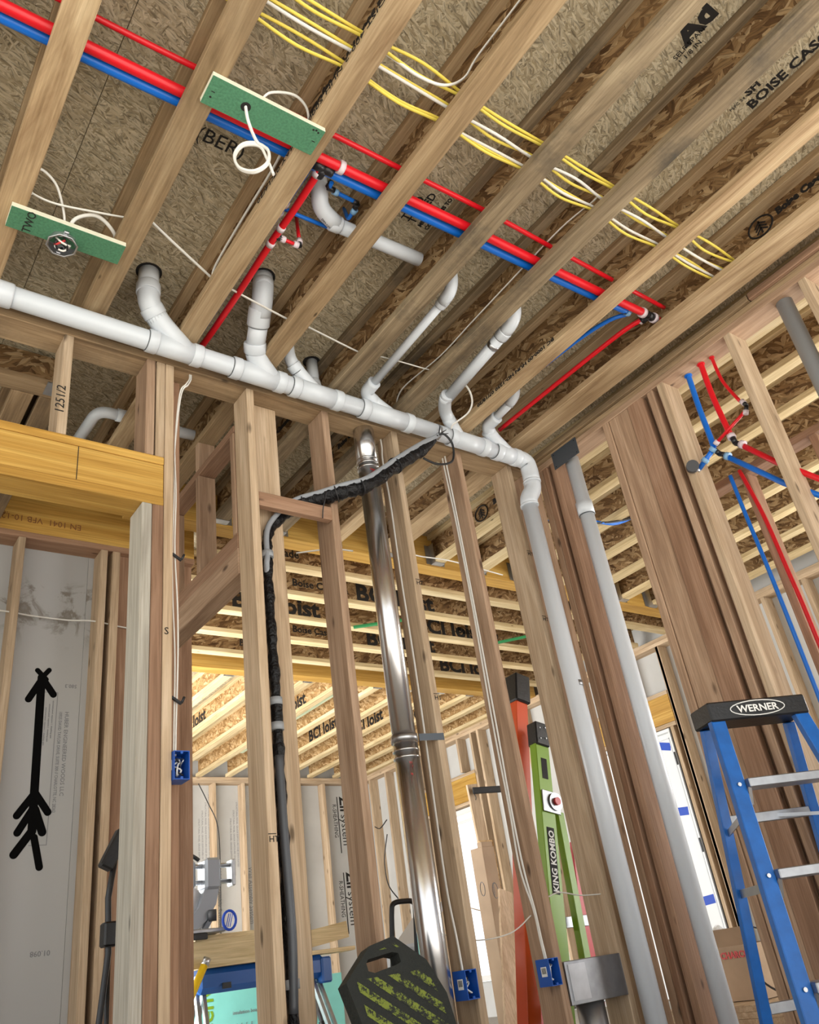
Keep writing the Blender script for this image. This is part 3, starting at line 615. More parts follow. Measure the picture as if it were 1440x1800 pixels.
fitting((1.204, 2.01, ZH-.015), hot, ((0, 1, 0), (0, -1, 0), (1, 0, 0)), .014, .025); pexring((1.204, 1.965, ZH-.015), (0, 1, 0), hot, .0175); pexring((1.204, 2.055, ZH-.015), (0, 1, 0), hot, .0175); pexring((1.235, 2.01, ZH-.015), (1, 0, 0), hot, .014)
B().tube([(1.215, 2.01, ZH-.015), (1.305, 2.012, ZH-.012)], .008, 10).obj('branch_tube', 'pex_red', hot); pexring((1.297, 2.012, ZH-.012), (1, 0, 0), hot, .0135); fitting((1.315, 2.012, ZH-.012), hot, ((-1, 0, 0), (0, 0, 1)), .0105, .02); pexring((1.316, 2.012, ZH+.016), (0, 0, 1), hot, .013); B().tube([(1.316, 2.012, ZH+.01), (1.312, 2.012, 3.335)], .008, 10).obj('branch_tube', 'pex_red', hot)
# right end of the hot main: tee with a tube leaving along the joist
fitting((3.035, YH-.024, ZH-.004), hot, ((1, 0, 0), (-1, 0, 0), (0, 1, 0)), .0205, .04); pexring((2.992, YH-.024, ZH-.005), (1, 0, 0), hot, .0255); pexring((3.078, YH-.024, ZH-.004), (1, 0, 0), hot, .0255); pexring((3.035, YH+.018, ZH-.005), (0, 1, 0), hot, .0155)
B().tube([(3.07, YH-.024, ZH-.004), (3.112, YH-.024, ZH-.004)], .0195, 12).obj('tube', 'pex_red', hot)
B().tube(spline([(3.033, YH+.0, ZH-.006), (3.01, 1.75, ZH), (2.985, 2.2, ZH-.01), (2.975, 2.66, ZH-.012)], 6), .0125, 12).obj('branch_tube', 'pex_red', hot)
cold = E('cold_main', (1.6, 1.64, 3.17), 'thick blue water tube running across all the joists beside the red one', 'water pipe')
B().tube(spline([(-.9, 1.675, 3.172), (.28, 1.672, 3.172), (.70, 1.666, 3.170), (1.09, 1.660, 3.166), (1.3, 1.656, 3.166), (1.5, 1.652, 3.166), (1.9, 1.646, 3.167), (2.3, 1.643, 3.17), (2.71, 1.634, 3.17), (2.93, 1.63, 3.175)], 5), .0185, 16).obj('tube', 'pex_blue', cold)
pexring((2.93, 1.632, 3.172), (1, 0, 0), cold, .0195, 'ring_blue'); fitting((2.895, 1.632, 3.172), cold, ((1, 0, 0), (-1, 0, 0)), .016, .025)
B().tube(spline([(2.96, 1.64, 3.18), (2.90, 1.72, 3.18), (2.86, 1.9, 3.18), (2.83, 2.3, 3.18)], 5), .0105, 10).obj('branch_tube', 'pex_blue', cold)
B().tube(spline([(1.178, 1.66, 3.18), (1.180, 1.85, 3.19), (1.176, 2.2, 3.185), (1.180, 2.7, 3.19)], 6), .0125, 12).obj('branch_tube', 'pex_blue', cold)
for y in (1.88, 1.93): pexring((1.181, y, 3.19), (0, 1, 0), cold, .0165)
B().tube([(1.185, 1.905, 3.195), (1.245, 1.91, 3.198), (1.43, 1.905, 3.20)], .0085, 10).obj('branch_tube', 'pex_blue', cold); pexring((1.222, 1.908, 3.197), (1, 0, 0), cold, .013)
B().tube(rounded([(1.285, 1.70, 3.18), (1.30, 1.742, 3.20), (1.44, 1.748, 3.205), (1.45, 1.84, 3.21), (1.452, 1.86, 3.30)], .02), .0085, 10).obj('hook_tube', 'pex_blue', cold); fitting((1.29, 1.735, 3.195), cold, ((0, -1, 0), (1, 0, 0)), .0115, .03); pexring((1.33, 1.743, 3.2), (1, 0, 0), cold, .0135, 'ring_blue'); fitting((1.44, 1.75, 3.205), cold, ((-1, 0, 0), (0, 1, 0)), .0115, .025); pexring((1.447, 1.79, 3.207), (0, 1, 0), cold, .0135, 'ring_blue')
thin = cable('hot_return', [(-.9, 1.55, 3.21), (.28, 1.553, 3.208), (.70, 1.545, 3.203), (1.09, 1.53, 3.195), (1.5, 1.51, 3.17), (1.9, 1.505, 3.172), (2.3, 1.515, 3.178), (2.71, 1.525, 3.185), (3.105, 1.535, 3.195)], .0105, 'pex_red', 'thin red water tube crossing the joists a hand from the thick red one', 'water pipe', n=10, flat=1)
# water tubes dropping through the right wall's plate
wr_hot = E('hot_drop', (3.42, 1.6, 2.5), 'red water tubes coming down through the right wall\'s top plate', 'water pipe')
B().tube(spline([(3.414, 1.614, 3.05), (3.414, 1.614, 3.0), (3.413, 1.618, 2.8), (3.412, 1.606, 2.56)], 6), .0142, 14).obj('tube', 'pex_red', wr_hot); B().tube([(3.414, 1.614, 3.004), (3.414, 1.614, 3.012)], .020, 16).obj('grommet', 'pex_red', wr_hot)
fitting((3.41, 1.597, 2.505), wr_hot, ((0, .1, 1), (0, -.6, -.6)), .0135, .035); pexring((3.411, 1.604, 2.548), (0, .1, 1), wr_hot, .0205); pexring((3.41, 1.568, 2.478), (0, -.6, -.6), wr_hot, .0205)
B().tube([(3.41, 1.58, 2.488), (3.44, 1.467, 2.325), (3.49, 1.30, 2.12), (3.56, 1.05, 1.85)], .0142, 12).obj('tube', 'pex_red', wr_hot)
B().tube(spline([(3.422, 1.552, 3.05), (3.422, 1.552, 3.0), (3.42, 1.545, 2.85), (3.412, 1.50, 2.69)], 6), .0085, 10).obj('thin_tube', 'pex_red', wr_hot); B().tube([(3.422, 1.552, 3.004), (3.422, 1.552, 3.012)], .0135, 14).obj('grommet', 'pex_red', wr_hot)
fitting((3.41, 1.478, 2.648), wr_hot, ((0, .35, 1), (0, .5, -1)), .0105, .03); pexring((3.411, 1.488, 2.675), (0, .35, 1), wr_hot, .0135); pexring((3.409, 1.494, 2.617), (0, .5, -1), wr_hot, .0135)
B().tube([(3.408, 1.49, 2.625), (3.385, 1.672, 2.548)], .0085, 10).obj('thin_tube', 'pex_red', wr_hot); pexring((3.385, 1.672, 2.548), (0, .9, -.4), wr_hot, .0135)
wr_cold = E('cold_drop', (3.42, 1.7, 2.5), 'blue water tube with a brass valve dropping through the right wall\'s top plate', 'water pipe')
B().tube(spline([(3.43, 1.707, 3.05), (3.43, 1.707, 3.0), (3.425, 1.712, 2.8), (3.40, 1.70, 2.57), (3.39, 1.70, 2.54)], 6), .0142, 14).obj('tube', 'pex_blue', wr_cold); B().tube([(3.43, 1.707, 3.004), (3.43, 1.707, 3.012)], .020, 16).obj('grommet', 'pex_blue', wr_cold)
v0 = Vector((3.383, 1.69, 2.53)); vd = Vector((-.01, .115, -.065)).normalized()
B().tube([v0, v0+vd*.125], .0125, 12).obj('tube', 'pex_blue', wr_cold)
for q in (.012, .075): pexring(v0+vd*q, vd, wr_cold, .0185, 'ring_blue')
B().tube([v0+vd*.09, v0+vd*.15], .012, 8).obj('valve_body', 'steel', wr_cold); B().tube([(3.296, 1.783, 2.458), (3.322, 1.803, 2.465)], .030, 18).obj('valve_cap', 'saw_dark', wr_cold); B().tube([(3.318, 1.80, 2.463), (3.366, 1.80, 2.462)], .010, 10).obj('valve_stem', 'steel', wr_cold)
fitting((3.395, 1.683, 2.492), wr_cold, ((0, .3, .6), (.1, -.6, -.5)), .013, .035); pexring((3.4, 1.652, 2.46), (0, -.62, -.55), wr_cold, .0195, 'ring_blue')
B().tube([(3.40, 1.66, 2.466), (3.44, 1.47, 2.21), (3.49, 1.36, 2.09), (3.58, 1.1, 1.8)], .0138, 12).obj('tube', 'pex_blue', wr_cold)
cable('hot_riser', [(3.60, 1.72, 2.47), (3.60, 1.69, 2.2), (3.60, 1.68, 1.9), (3.60, 1.672, 1.53), (3.6, 1.67, .2)], .010, 'pex_red', 'red water tube hanging down in front of the rear studs on the right', 'water pipe', n=10, flat=1)
cable('cold_riser', [(3.56, 1.755, 2.45), (3.555, 1.75, 2.2), (3.55, 1.74, 1.9), (3.55, 1.737, 1.37), (3.55, 1.735, .2)], .010, 'pex_blue', 'blue water tube hanging down beside a rear stud on the right', 'water pipe', n=10, flat=1)
gs = E('grey_stack', (3.42, 1.11, 0), 'dark grey pipe standing inside the right wall near the picture edge', 'pipe')
B().tube([(3.41, 1.135, .038), (3.41, 1.125, 3.01)], .038, 20).obj('pipe', 'pvc_grey', gs)
# ------------------------------------------------------------------ flue pipe
fl = E('flue_pipe', (2.128, 2.838, 0), 'shiny galvanized metal flue pipe standing inside the stud wall', 'flue')
B().tube([(2.135, 2.83, 0), (2.135, 2.835, 1.36)], .0545, 30).obj('lower_section', 'flue_metal', fl); B().tube([(2.135, 2.835, 1.345), (2.135, 2.838, 2.80)], .052, 30).obj('middle_section', 'flue_metal', fl); B().tube([(2.135, 2.838, 2.79), (2.135, 2.838, 3.09)], .055, 30).obj('upper_section', 'flue_metal', fl)
for z in (1.30, 1.33, 2.76, 2.785, 2.81): B().tube([(2.135, 2.836, z), (2.135, 2.836, z+.008)], .0575, 30).obj('crimp_bead', 'flue_metal', fl)
B().tube([(2.135, 2.836, 1.37), (2.135, 2.836, 1.40)], .0585, 30).obj('strap_band', 'steel', fl); B().bar((2.185, 2.795, 1.385), (2.30, 2.768, 1.385), .0012, .03, (0, 0, 1), 0).obj('strap_tail', 'nail_plate', fl)
for z in (1.27, 2.73): 
    for k in range(5): text('HOT', .013, (2.105+.012*(k % 3), 2.7835-.001*(k % 2), z-.016*(k % 4)), (1, .2, 0), (.1, -1, 0), 'red_dot', fl)
B().tube([(2.13, 2.80, 3.05), (2.13, 2.80, 3.10)], .03, 16).obj('vent_cap', 'steel', fl)
# ------------------------------------------------------------------ insulated refrigerant line
ln = E('insulated_line', (1.8, 2.76, 2.4), 'black foam-wrapped refrigerant line with a grey hose curving through the stud wall', 'refrigerant line')
lp = [(2.46, 2.655, 2.93), (2.36, 2.66, 2.845), (2.2, 2.665, 2.72), (2.0, 2.68, 2.555), (1.88, 2.715, 2.505), (1.79, 2.785, 2.485), (1.68, 2.86, 2.45), (1.565, 2.868, 2.31), (1.537, 2.85, 2.15), (1.532, 2.845, 1.85), (1.535, 2.842, 1.5), (1.532, 2.842, 1.2), (1.532, 2.842, .8), (1.53, 2.842, .0)]
sl = spline(lp, 14)
rr_ = [(.036 if i < 84 else .036-(i-84)*.001 if i < 98 else .0215)+.003*math.sin(i*.9)+.002*math.sin(i*2.3) for i in range(len(sl))]; rr_[0:14] = [.011+.0017*i for i in range(14)]
B().tube(sl, rr_, 14).obj('foam_sleeve', 'lineset_foam', ln)
gl = [Vector(p)+Vector(o) for p, o in zip(lp[:9], [(0, -.008, .014)]+[(-.010, -.026, .020)]*4+[(-.010, -.028, .016)]*2+[(-.018, -.026, .008), (-.014, -.024, .004)])]
gl = [(2.485, 2.64, 2.965), (2.47, 2.64, 2.952)]+[tuple(v) for v in gl]+[(1.518, 2.825, 2.12), (1.528, 2.845, 2.08)]
B().tube(spline(gl, 8), .0125, 12).obj('grey_hose', 'lineset_grey', ln)
B().tube(spline([(1.527, 2.832, 1.30), (1.526, 2.822, 1.0), (1.530, 2.816, .7), (1.527, 2.83, .45)], 8), .0165, 12).obj('dark_hose', 'hose_dark', ln)
for i in (30, 46, 60, 78): B().tube([sl[i]-(sl[i+1]-sl[i]).normalized()*.003, sl[i]+(sl[i+1]-sl[i]).normalized()*.003], .0435, 14).obj('zip_tie', 'cable_black', ln)
for z in (2.155, 1.50, 1.40, .52): B().tube([(1.532, 2.842, z), (1.532, 2.842, z+.03)], .0275, 16).obj('grey_clip', 'pvc_grey', ln)
B().tube(spline([(2.46, 2.64, 2.945), (2.50, 2.62, 2.955), (2.545, 2.62, 2.90), (2.53, 2.63, 2.80), (2.44, 2.645, 2.765), (2.36, 2.66, 2.79)], 6), .006, 8).obj('black_wire', 'cable_black', ln)
for d in ((.06, 0, .05), (.07, .0, .03), (.02, 0, .06)): B().tube([(2.47, 2.63, 2.95), Vector((2.47, 2.63, 2.95))+Vector(d)], [.004, .002], 6).obj('zip_tie_tail', 'cable_black', ln)
B().tube(spline([(1.78, 2.70, 2.47), (1.785, 2.75, 2.42), (1.787, 2.768, 2.37)], 4), .003, 6).obj('zip_tie_tail', 'cable_black', ln)
# ------------------------------------------------------------------ electrical cables through the joists
JW = [x+.047 for x in JX]
def run(y, z, dy, mat, label, group, seed, x0=-.8, x1=3.14, r=.0062):
    rd = random.Random(seed); pts = [(x0, y+dy, z)]
    for x in JW:
        if not (x0 < x < x1): continue
        pts.append((x, y, z))
        if x < 3.0: pts.append((x+.2, y+rd.uniform(-.013, .013)+dy, z-rd.uniform(.002, .016)))
    pts.append((x1, y, z)); pts.sort(key=lambda p: p[0])
    return cable('joist_cable', pts, r, mat, label, 'cable', group)
G = 'cables threaded through the ceiling joists'
run(1.145, 3.165, -.008, 'cable_yellow', 'yellow cable threaded through the joists, the one farthest from the red tubes', G, 1)
run(1.150, 3.152, .006, 'cable_yellow', 'yellow cable sagging just beside the one farthest from the red tubes', G, 2)
run(1.205, 3.160, .004, 'cable_yellow', 'yellow cable in the middle pair threaded through the joists', G, 3)
run(1.208, 3.150, -.01, 'cable_white', 'white cable in the middle pair threaded through the joists', G, 4)
run(1.262, 3.160, .0, 'cable_yellow', 'upper yellow cable in the joist bundle nearest the red tubes', G, 5)
run(1.266, 3.148, .012, 'cable_yellow', 'lower yellow cable in the joist bundle nearest the red tubes', G, 6)
run(1.256, 3.156, .014, 'cable_white', 'white cable in the joist bundle nearest the red tubes', G, 8, x0=1.5)
cable('ceiling_cable', [(1.10, 1.16, 3.16), (1.20, 1.160, 3.15), (1.30, 1.155, 3.125), (1.39, 1.135, 3.12), (1.462, 1.10, 3.17), (1.470, 1.02, 3.20), (1.472, .80, 3.20), (1.472, .1, 3.2)], .006, 'cable_white', 'white cable bending off the bundle and running along a joist toward the top edge')
cable('ceiling_cable', [(2.245, 1.205, 3.150), (2.268, 1.235, 3.165), (2.272, 1.43, 3.195), (2.272, 1.75, 3.185), (2.272, 2.05, 3.172), (2.272, 2.30, 3.160), (2.268, 2.62, 3.185), (2.30, 2.74, 3.15)], .0055, 'cable_white', 'white cable stapled along a joist from the cable bundle down to the drain pipe')
cable('ceiling_cable', [(1.073, 1.70, 3.22), (1.076, 1.79, 3.215), (1.076, 2.06, 3.212), (1.074, 2.3, 3.19), (1.08, 2.34, 3.15)], .0055, 'cable_white', 'white cable hanging down along a joist below the larger green board')
cable('ceiling_cable', [(.70, 2.13, 3.155), (.765, 2.178, 3.15), (1.054, 2.323, 3.148), (1.10, 2.34, 3.15), (1.18, 2.356, 3.148), (1.463, 2.398, 3.14), (1.50, 2.40, 3.15), (1.598, 2.413, 3.15), (1.9, 2.447, 3.142), (1.95, 2.44, 3.15), (2.066, 2.421, 3.148), (2.30, 2.398, 3.145), (2.33, 2.39, 3.16)], .006, 'cable_white', 'white cable crossing the joists just above the main drain pipe')
cable('ceiling_cable', [(2.57, 2.63, 3.02), (2.56, 2.60, 3.025), (2.60, 2.52, 3.055), (2.59, 2.46, 3.08), (2.54, 2.41, 3.10), (2.49, 2.39, 3.12), (2.45, 2.40, 3.135)], .0055, 'cable_white', 'short white cable looping out beside the fourth drain branch')
# ------------------------------------------------------------------ green boards screwed under the joists
def board(x0, x1, y0, y1, skew, name, label):
    t = E(name, ((x0+x1)/2, (y0+y1)/2, ZJ-.02), label, 'board')
    M = Matrix.Translation(((x0+x1)/2, (y0+y1)/2, ZJ-.0145)) @ Matrix.Rotation(skew, 4, 'Z'); w, h = (x1-x0)/2, (y1-y0)/2
    B().box(-w, w, -h, h, -.0065, .0135, .001, M).obj('gypsum_core', 'board_core', t)
    B().box(-w+.0005, w-.0005, -h+.0005, h-.0005, -.0085, -.0067, .0005, M).obj('green_face', 'green_board', t)
    return t, M
b1, M1 = board(.694, 1.106, 1.459, 1.566, -.008, 'green_board', 'green board strip screwed under two joists with a white cable hanging through its hole')
b2, M2 = board(.284, .690, 2.262, 2.364, -.01, 'green_board', 'green board strip screwed under two joists carrying a round junction box')
def disc(M, x, y, r, z0, z1, mat, name, par, n=20): B().tube([M @ Vector((x, y, z0)), M @ Vector((x, y, z1))], r, n).obj(name, mat, par)
disc(M1, -.071, -.004, .017, -.0092, -.0086, 'ink', 'cable_hole', b1)
for x, y in ((-.185, .02), (.165, -.04), (.175, -.043), (.185, -.038)): disc(M1, x, y, .004, -.0092, -.0086, 'ink', 'screw', b1, 8)
for x in (-.19, .18): B().box(x, x+.012, -.002, .001, -.0092, -.0086, 0, M1).obj('pencil_mark', 'ink', b1)
text('TWO', .042, M2 @ Vector((-.12, .047, -.0086)), (0, -1, 0), (0, 0, -1), 'ink', b2)
cable('hanging_cable', [(.829, 1.51, 3.12), (.829, 1.51, 3.06), (.848, 1.53, 3.02)] + [(.878+.047*math.cos(q)+.004*k_, 1.578-.034*math.cos(q)+.004*k_, 2.925+.075*math.sin(q)) for k_ in range(2) for q in (1.2, .3, -.6, -1.5, -2.4, -3.3, -4.2)] + [(.905, 1.57, 2.985), (.925, 1.56, 2.92), (.945, 1.56, 2.855)], .0068, 'cable_white', 'white cable coiled in a loose knot hanging from the hole in a green board', flat=.7)
cable('ceiling_cable', [(.875, 1.485, 3.10), (.90, 1.46, 3.13), (.98, 1.445, 3.16), (1.04, 1.465, 3.165), (1.07, 1.50, 3.15), (1.085, 1.54, 3.16)], .005, 'cable_white', 'white cable arching behind the top edge of a green board')
jb = E('junction_box', (.479, 2.335, 3.03), 'round grey metal junction box with wires fixed to a green board', 'junction box')
B().tube([(.479, 2.345, 3.078), (.479, 2.345, 3.045), (.479, 2.345, 3.04)], [.052, .052, .049], 8, caps=False).obj('can', 'steel', jb); B().tube([(.479, 2.345, 3.074), (.479, 2.345, 3.0755)], .051, 8).obj('can_bottom', 'galv', jb); B().tube([(.479+.054*math.cos(k*math.pi/4+.39), 2.345+.054*math.sin(k*math.pi/4+.39), 3.042) for k in range(8)], .004, 6, closed=True).obj('rim', 'steel', jb)
for k, (mt, a) in enumerate((('cable_white', 0), ('cable_black', 1.3), ('red_dot', 2.4), ('cable_white', 3.6), ('cable_black', 4.6))):
    B().tube(spline([(.479+.03*math.cos(a), 2.345+.03*math.sin(a), 3.06), (.479+.02*math.cos(a+1), 2.345+.02*math.sin(a+1), 3.035), (.479+.028*math.cos(a+2.4), 2.345+.025*math.sin(a+2.4), 3.045), (.479, 2.345, 3.06)], 5), .004, 6).obj('wire', mt, jb)
for y in (2.40, 2.29): B().box(.47, .488, y-.008, y+.008, 3.05, 3.06, .002).obj('ear', 'steel', jb)
cable('ceiling_cable', [(.335, 2.235, 3.12), (.33, 2.14, 3.15), (.40, 2.17, 3.15), (.455, 2.26, 3.13), (.475, 2.31, 3.09)], .005, 'cable_white', 'white cable arching from a joist down into the back of the junction box')
cable('ceiling_cable', [(.285, 2.22, 3.13), (.40, 2.235, 3.12), (.56, 2.21, 3.13), (.70, 2.19, 3.15)], .005, 'cable_white', 'white cable stretched between two joists behind the junction box board')
cable('ceiling_cable', [(.485, 2.31, 3.08), (.50, 2.27, 3.12), (.55, 2.235, 3.135), (.60, 2.245, 3.14), (.65, 2.28, 3.13), (.665, 2.33, 3.14)], .0075, 'cable_white', 'thick white cable curving away to the right of the junction box')
# ------------------------------------------------------------------ printing on floor sheets and joists
dnv = (0, 0, -1)
text('BOISE CASCADE', .062, (2.652, .668, ZT), (0, -1, 0), dnv, 'ink', ceil, wide=1.05, bold=.002); text('SFI', .05, (2.588, .64, ZT), (0, -1, 0), dnv, 'ink', ceil, bold=.002); text('PEFC 24 oc', .02, (2.585, .72, ZT), (0, -1, 0), dnv, 'ink', ceil)
text('Ad', .12, (2.195, .64, ZT), (0, -1, 0), dnv, 'ink', ceil, bold=.006); text('SELF SPAN', .03, (2.205, .70, ZT), (0, -1, 0), dnv, 'ink', ceil); text('1 1/8 IN.', .03, (2.235, .70, ZT), (0, -1, 0), dnv, 'ink', ceil)
for k, w in enumerate(('TECO', 'TESTED', 'MILL 501', 'CONFORMS TO')): text(w, .05 if k < 2 else .026, (1.74+.036*k, 1.80, ZT), (0, -1, 0), dnv, 'ink', ceil, bold=.001)
text('(BER)', .085, (.80, 1.87, ZT), (1, 0, 0), dnv, 'ink', ceil); text('R-BOARD', .085, (.80, 1.78, ZT), (1, 0, 0), dnv, 'ink', ceil)
text('KBS', .07, (1.36, 1.90, ZT), (0, -1, 0), dnv, 'ink', ceil); text('CDA', .04, (2.12, 1.72, ZT), (0, -1, 0), dnv, 'ink', ceil)
def wtext(j, x, s, size, y, z, mat='ink', flip=False, bold=.003, wide=1.0):
    text(s, size, (x, y, z), (0, 1 if flip else -1, 0), (-1, 0, 0), mat, j, bold=bold, wide=wide)
def tree_logo(j, x, y, z, r):
    """round tree emblem printed on a joist web"""
    b = B().tube([(x-.0015, y+r*1.2*math.cos(t*.3142), z+r*math.sin(t*.3142)) for t in range(20)], r*.09, 5, closed=True)
    b.bar((x-.0015, y, z-r*.75), (x-.0015, y, z+r*.7), .002, r*.16, (0, 1, 0), 0)
    for q in (-.35, .0, .35):
        for sg in (-1, 1): b.bar((x-.0015, y, z+q*r+r*.2), (x-.0015, y+sg*r*.55, z+q*r-r*.25), .002, r*.15, (0, 0, 1), 0)
    b.obj('tree_emblem', 'ink', j)
xw = JX[9]+.075-.006; tree_logo(JN[9], xw, .985, 3.235, .05); wtext(JN[9], xw, 'Boise Cascade', .05, .90, 3.228)
wtext(JN[4], JX[4]+.041, 'BCI 5000-1.8 HD 05JUL20 07:43', .05, 1.0, 3.24, flip=True); wtext(JN[4], JX[4], 'JOIST 400-2 NUH 5000-1.8 MAY 07/14/20', 0.03, .98, ZJ+.034, flip=True, bold=.0, wide=1.7)
wtext(JN[8], JX[8], 'BC 1000-00 HUN HD-1250 07/18/20', .026, 1.9, ZJ+.032, flip=True, bold=.001, wide=1.5)
tree_logo(JN[20], XJ2[0]+.036, 3.55, 3.215, .055); wtext(JN[20], XJ2[0]+.036, 'Boise Cascade', .055, 3.42, 3.215)
for k, i in enumerate((6, 7, 8)):
    x = JX[i]+.041; tree_logo(JN[i], x, 3.55-.12*k, 3.235, .05); wtext(JN[i], x, 'Boise Cascade', .045, 3.43-.12*k, 3.235)
for k, (x1_, x2_) in enumerate(((2.2, 4.9), (2.86, 3.43), (4.8, 4.32), (3.3, 4.05), (3.0, 5.2))):
    yy = (4.50, 4.905, 5.31, 5.715, 6.12)[k]+.036
    text('Boise Cascade', .085, (x1_, yy, 3.18), (1, 0, 0), (0, -1, 0), 'ink', JXX[k], bold=.002); text('BCI Joist', .20, (x2_, yy, 3.142), (1, 0, 0), (0, -1, 0), 'ink', JXX[k], bold=.007, wide=1.1)
text('BCI Joist', .20, (2.55, 5.346, 3.142), (1, 0, 0), (0, -1, 0), 'ink', JXX[2], bold=.007, wide=1.1)
for k in (3, 5, 7, 9, 10, 11):
    wtext(J3[k], 1.45+.4064*k+.036, 'BCI Joist', .19, 9.1-.35*(k % 4), 3.145, bold=.006)
text('BCI', .12, (XJ2[1]+.036, 3.6, 3.16), (0, -1, 0), (-1, 0, 0), 'ink', JN[21], bold=.004)
# ------------------------------------------------------------------ switch and outlet boxes with their cables
def device_box(x0, y0, z0, label, w=.057, d=.075, h=.098, open_front=True):
    t = E('outlet_box', (x0+w/2, y0+d/2, z0), label, 'electrical box'); s = .003; x1, y1, z1 = x0+w, y0+d, z0+h
    b = B(); b.box(x0, x0+s, y0, y1, z0, z1, 0); b.box(x1-s, x1, y0, y1, z0, z1, 0); b.box(x0+s, x1-s, y0, y1, z0, z0+s, 0); b.box(x0+s, x1-s, y0, y1, z1-s, z1, 0); b.box(x0+s, x1-s, y1-s, y1, z0+s, z1-s, 0)
    she = b.obj('shell', 'box_blue', t)
    for z in (z0+.006, z1-.006): B().tube([(x0+w/2, y0-.001, z), (x0+w/2, y0+.01, z)], .005, 8).obj('screw_boss', 'box_blue', she)
    rd = random.Random(int(x0*100))
    for k, mt in enumerate(('cable_white', 'cable_black', 'cable_white', 'steel')):
        p = [(x0+rd.uniform(.012, w-.012), y0+d*.9, z1-.012)]+[(x0+rd.uniform(.012, w-.012), y0+rd.uniform(.015, .05), z0+h*(.75-.18*q)) for q in range(4)]
        B().tube(spline(p, 4), .0032, 6).obj('wire', mt, t)
    stk = B().box(x0-.0012, x0-.0002, y0+.018, y0+.05, z0+.035, z0+.07, 0).obj('sticker', 'label_white', t)
    for k in range(5): B().box(x0-.0018, x0-.0013, y0+.022+.005*k, y0+.0245+.005*k, z0+.045, z0+.066, 0).obj('sticker_print', 'ink', stk)
    for z in (z0+.02, z0+h-.02): B().box(x1, x1+.003, y0+.012, y0+.03, z-.008, z+.008, 0).obj('nail_bracket', 'box_blue', she)
    return t
device_box(1.084, 2.758, 1.19, 'blue plastic switch box on the doorway post with wires tucked inside')
device_box(2.208, 2.752, .40, 'blue plastic outlet box beside the shiny flue pipe')
device_box(2.643, 2.752, .395, 'blue plastic outlet box on the stud in front of the orange ladder')
cable('wall_cable', [(1.165, 2.80, 3.03), (1.165, 2.80, 2.985), (1.14, 2.78, 2.93), (1.115, 2.79, 2.87), (1.098, 2.80, 2.6), (1.104, 2.80, 2.35), (1.100, 2.80, 2.1), (1.112, 2.80, 1.85), (1.114, 2.80, 1.65), (1.108, 2.80, 1.40), (1.106, 2.80, 1.28)], .006, 'cable_white', 'white cable running down the doorway post, its looser outer strand')
cable('wall_cable', [(1.172, 2.80, 3.03), (1.172, 2.80, 2.985), (1.15, 2.78, 2.93), (1.122, 2.79, 2.87), (1.103, 2.81, 2.6), (1.098, 2.805, 2.35), (1.090, 2.80, 2.1), (1.094, 2.805, 1.9), (1.104, 2.805, 1.65), (1.100, 2.80, 1.40), (1.098, 2.80, 1.28)], .006, 'cable_white', 'white cable running down the doorway post close against the wood')
for z in (2.055, 1.475):
    st = E('cable_staple', (1.10, 2.79, z), 'black strap holding the white cables to the doorway post at %s height' % ('head' if z > 2 else 'chest'), 'cable strap', 'straps on the doorway post'); B().bar((1.083, 2.785, z+.012), (1.122, 2.785, z-.012), .012, .010, (0, 0, 1)).obj('strap', 'cable_black', st); B().tube([(1.12, 2.78, z-.01), (1.13, 2.778, z+.012)], .005, 6).obj('tail', 'cable_black', st)
cable('wall_cable', [(2.262, 2.865, 3.03), (2.262, 2.862, 2.96), (2.245, 2.85, 2.85), (2.262, 2.858, 2.6), (2.263, 2.86, 2.2), (2.262, 2.85, 1.67), (2.263, 2.855, 1.13), (2.262, 2.855, .8), (2.245, 2.815, .60), (2.238, 2.80, .49)], .0062, 'cable_white', 'white cable running down the stud beside the flue pipe')
for k, (dy, s) in enumerate(((0, 'front'), (.022, 'rear'))):
    cable('wall_cable', [(2.692, 2.85+dy, 3.03), (2.692, 2.85+dy, 2.95), (2.698, 2.85+dy*.7, 2.6), (2.698, 2.848+dy*.6, 2.1), (2.697, 2.85+dy, 1.5), (2.69, 2.848+dy*.6, 1.1), (2.697, 2.85+dy, .85), (2.698, 2.83+dy*.3, .68), (2.675, 2.80+dy*.3, .57), (2.672, 2.79+dy*.3, .485)], .0058, 'cable_white', 'white cable stapled down the stud in front of the orange ladder, %s strand' % s)
cable('wall_cable', [(2.24, 2.99, .66), (2.45, 2.97, .60), (2.60, 2.90, .605), (2.698, 2.86, .66)], .005, 'cable_white', 'white cable strung level between the studs behind the blue outlet boxes')
cable('wall_cable', [(2.75, 2.85, .70), (2.85, 2.83, .735), (2.98, 2.82, .715), (3.10, 2.80, .71)], .005, 'cable_white', 'white cable strung level in front of the green ladder')
cable('wall_cable', [(.3, 4.66, 2.60), (.82, 4.66, 2.583), (1.0, 4.70, 2.59), (1.2, 4.70, 2.588), (1.336, 4.66, 2.582), (1.54, 4.655, 2.559), (1.9, 4.66, 2.55)], .0075, 'cable_white', 'white cable strung through the studs above the black sprayed arrow')
cable('wall_cable', [(1.80, 3.05, 2.33), (1.95, 2.98, 2.345), (2.06, 2.95, 2.34)], .006, 'cable_white', 'short white cable behind the flue pipe at block height')
cable('wall_cable', [(2.92, 3.7, 2.9), (3.1, 3.72, 2.88), (3.4, 3.72, 2.89), (3.85, 3.72, 2.86)], .006, 'cable_white', 'white cable crossing behind the studs in front of the yellow beam')
cable('wall_cable', [(4.30, 10.12, 2.98), (4.42, 10.12, 2.75), (4.55, 10.12, 2.45), (4.57, 10.12, 1.9), (4.56, 10.12, 1.25)], .010, 'cable_black', 'dark cable hanging down the far wall above the saw')
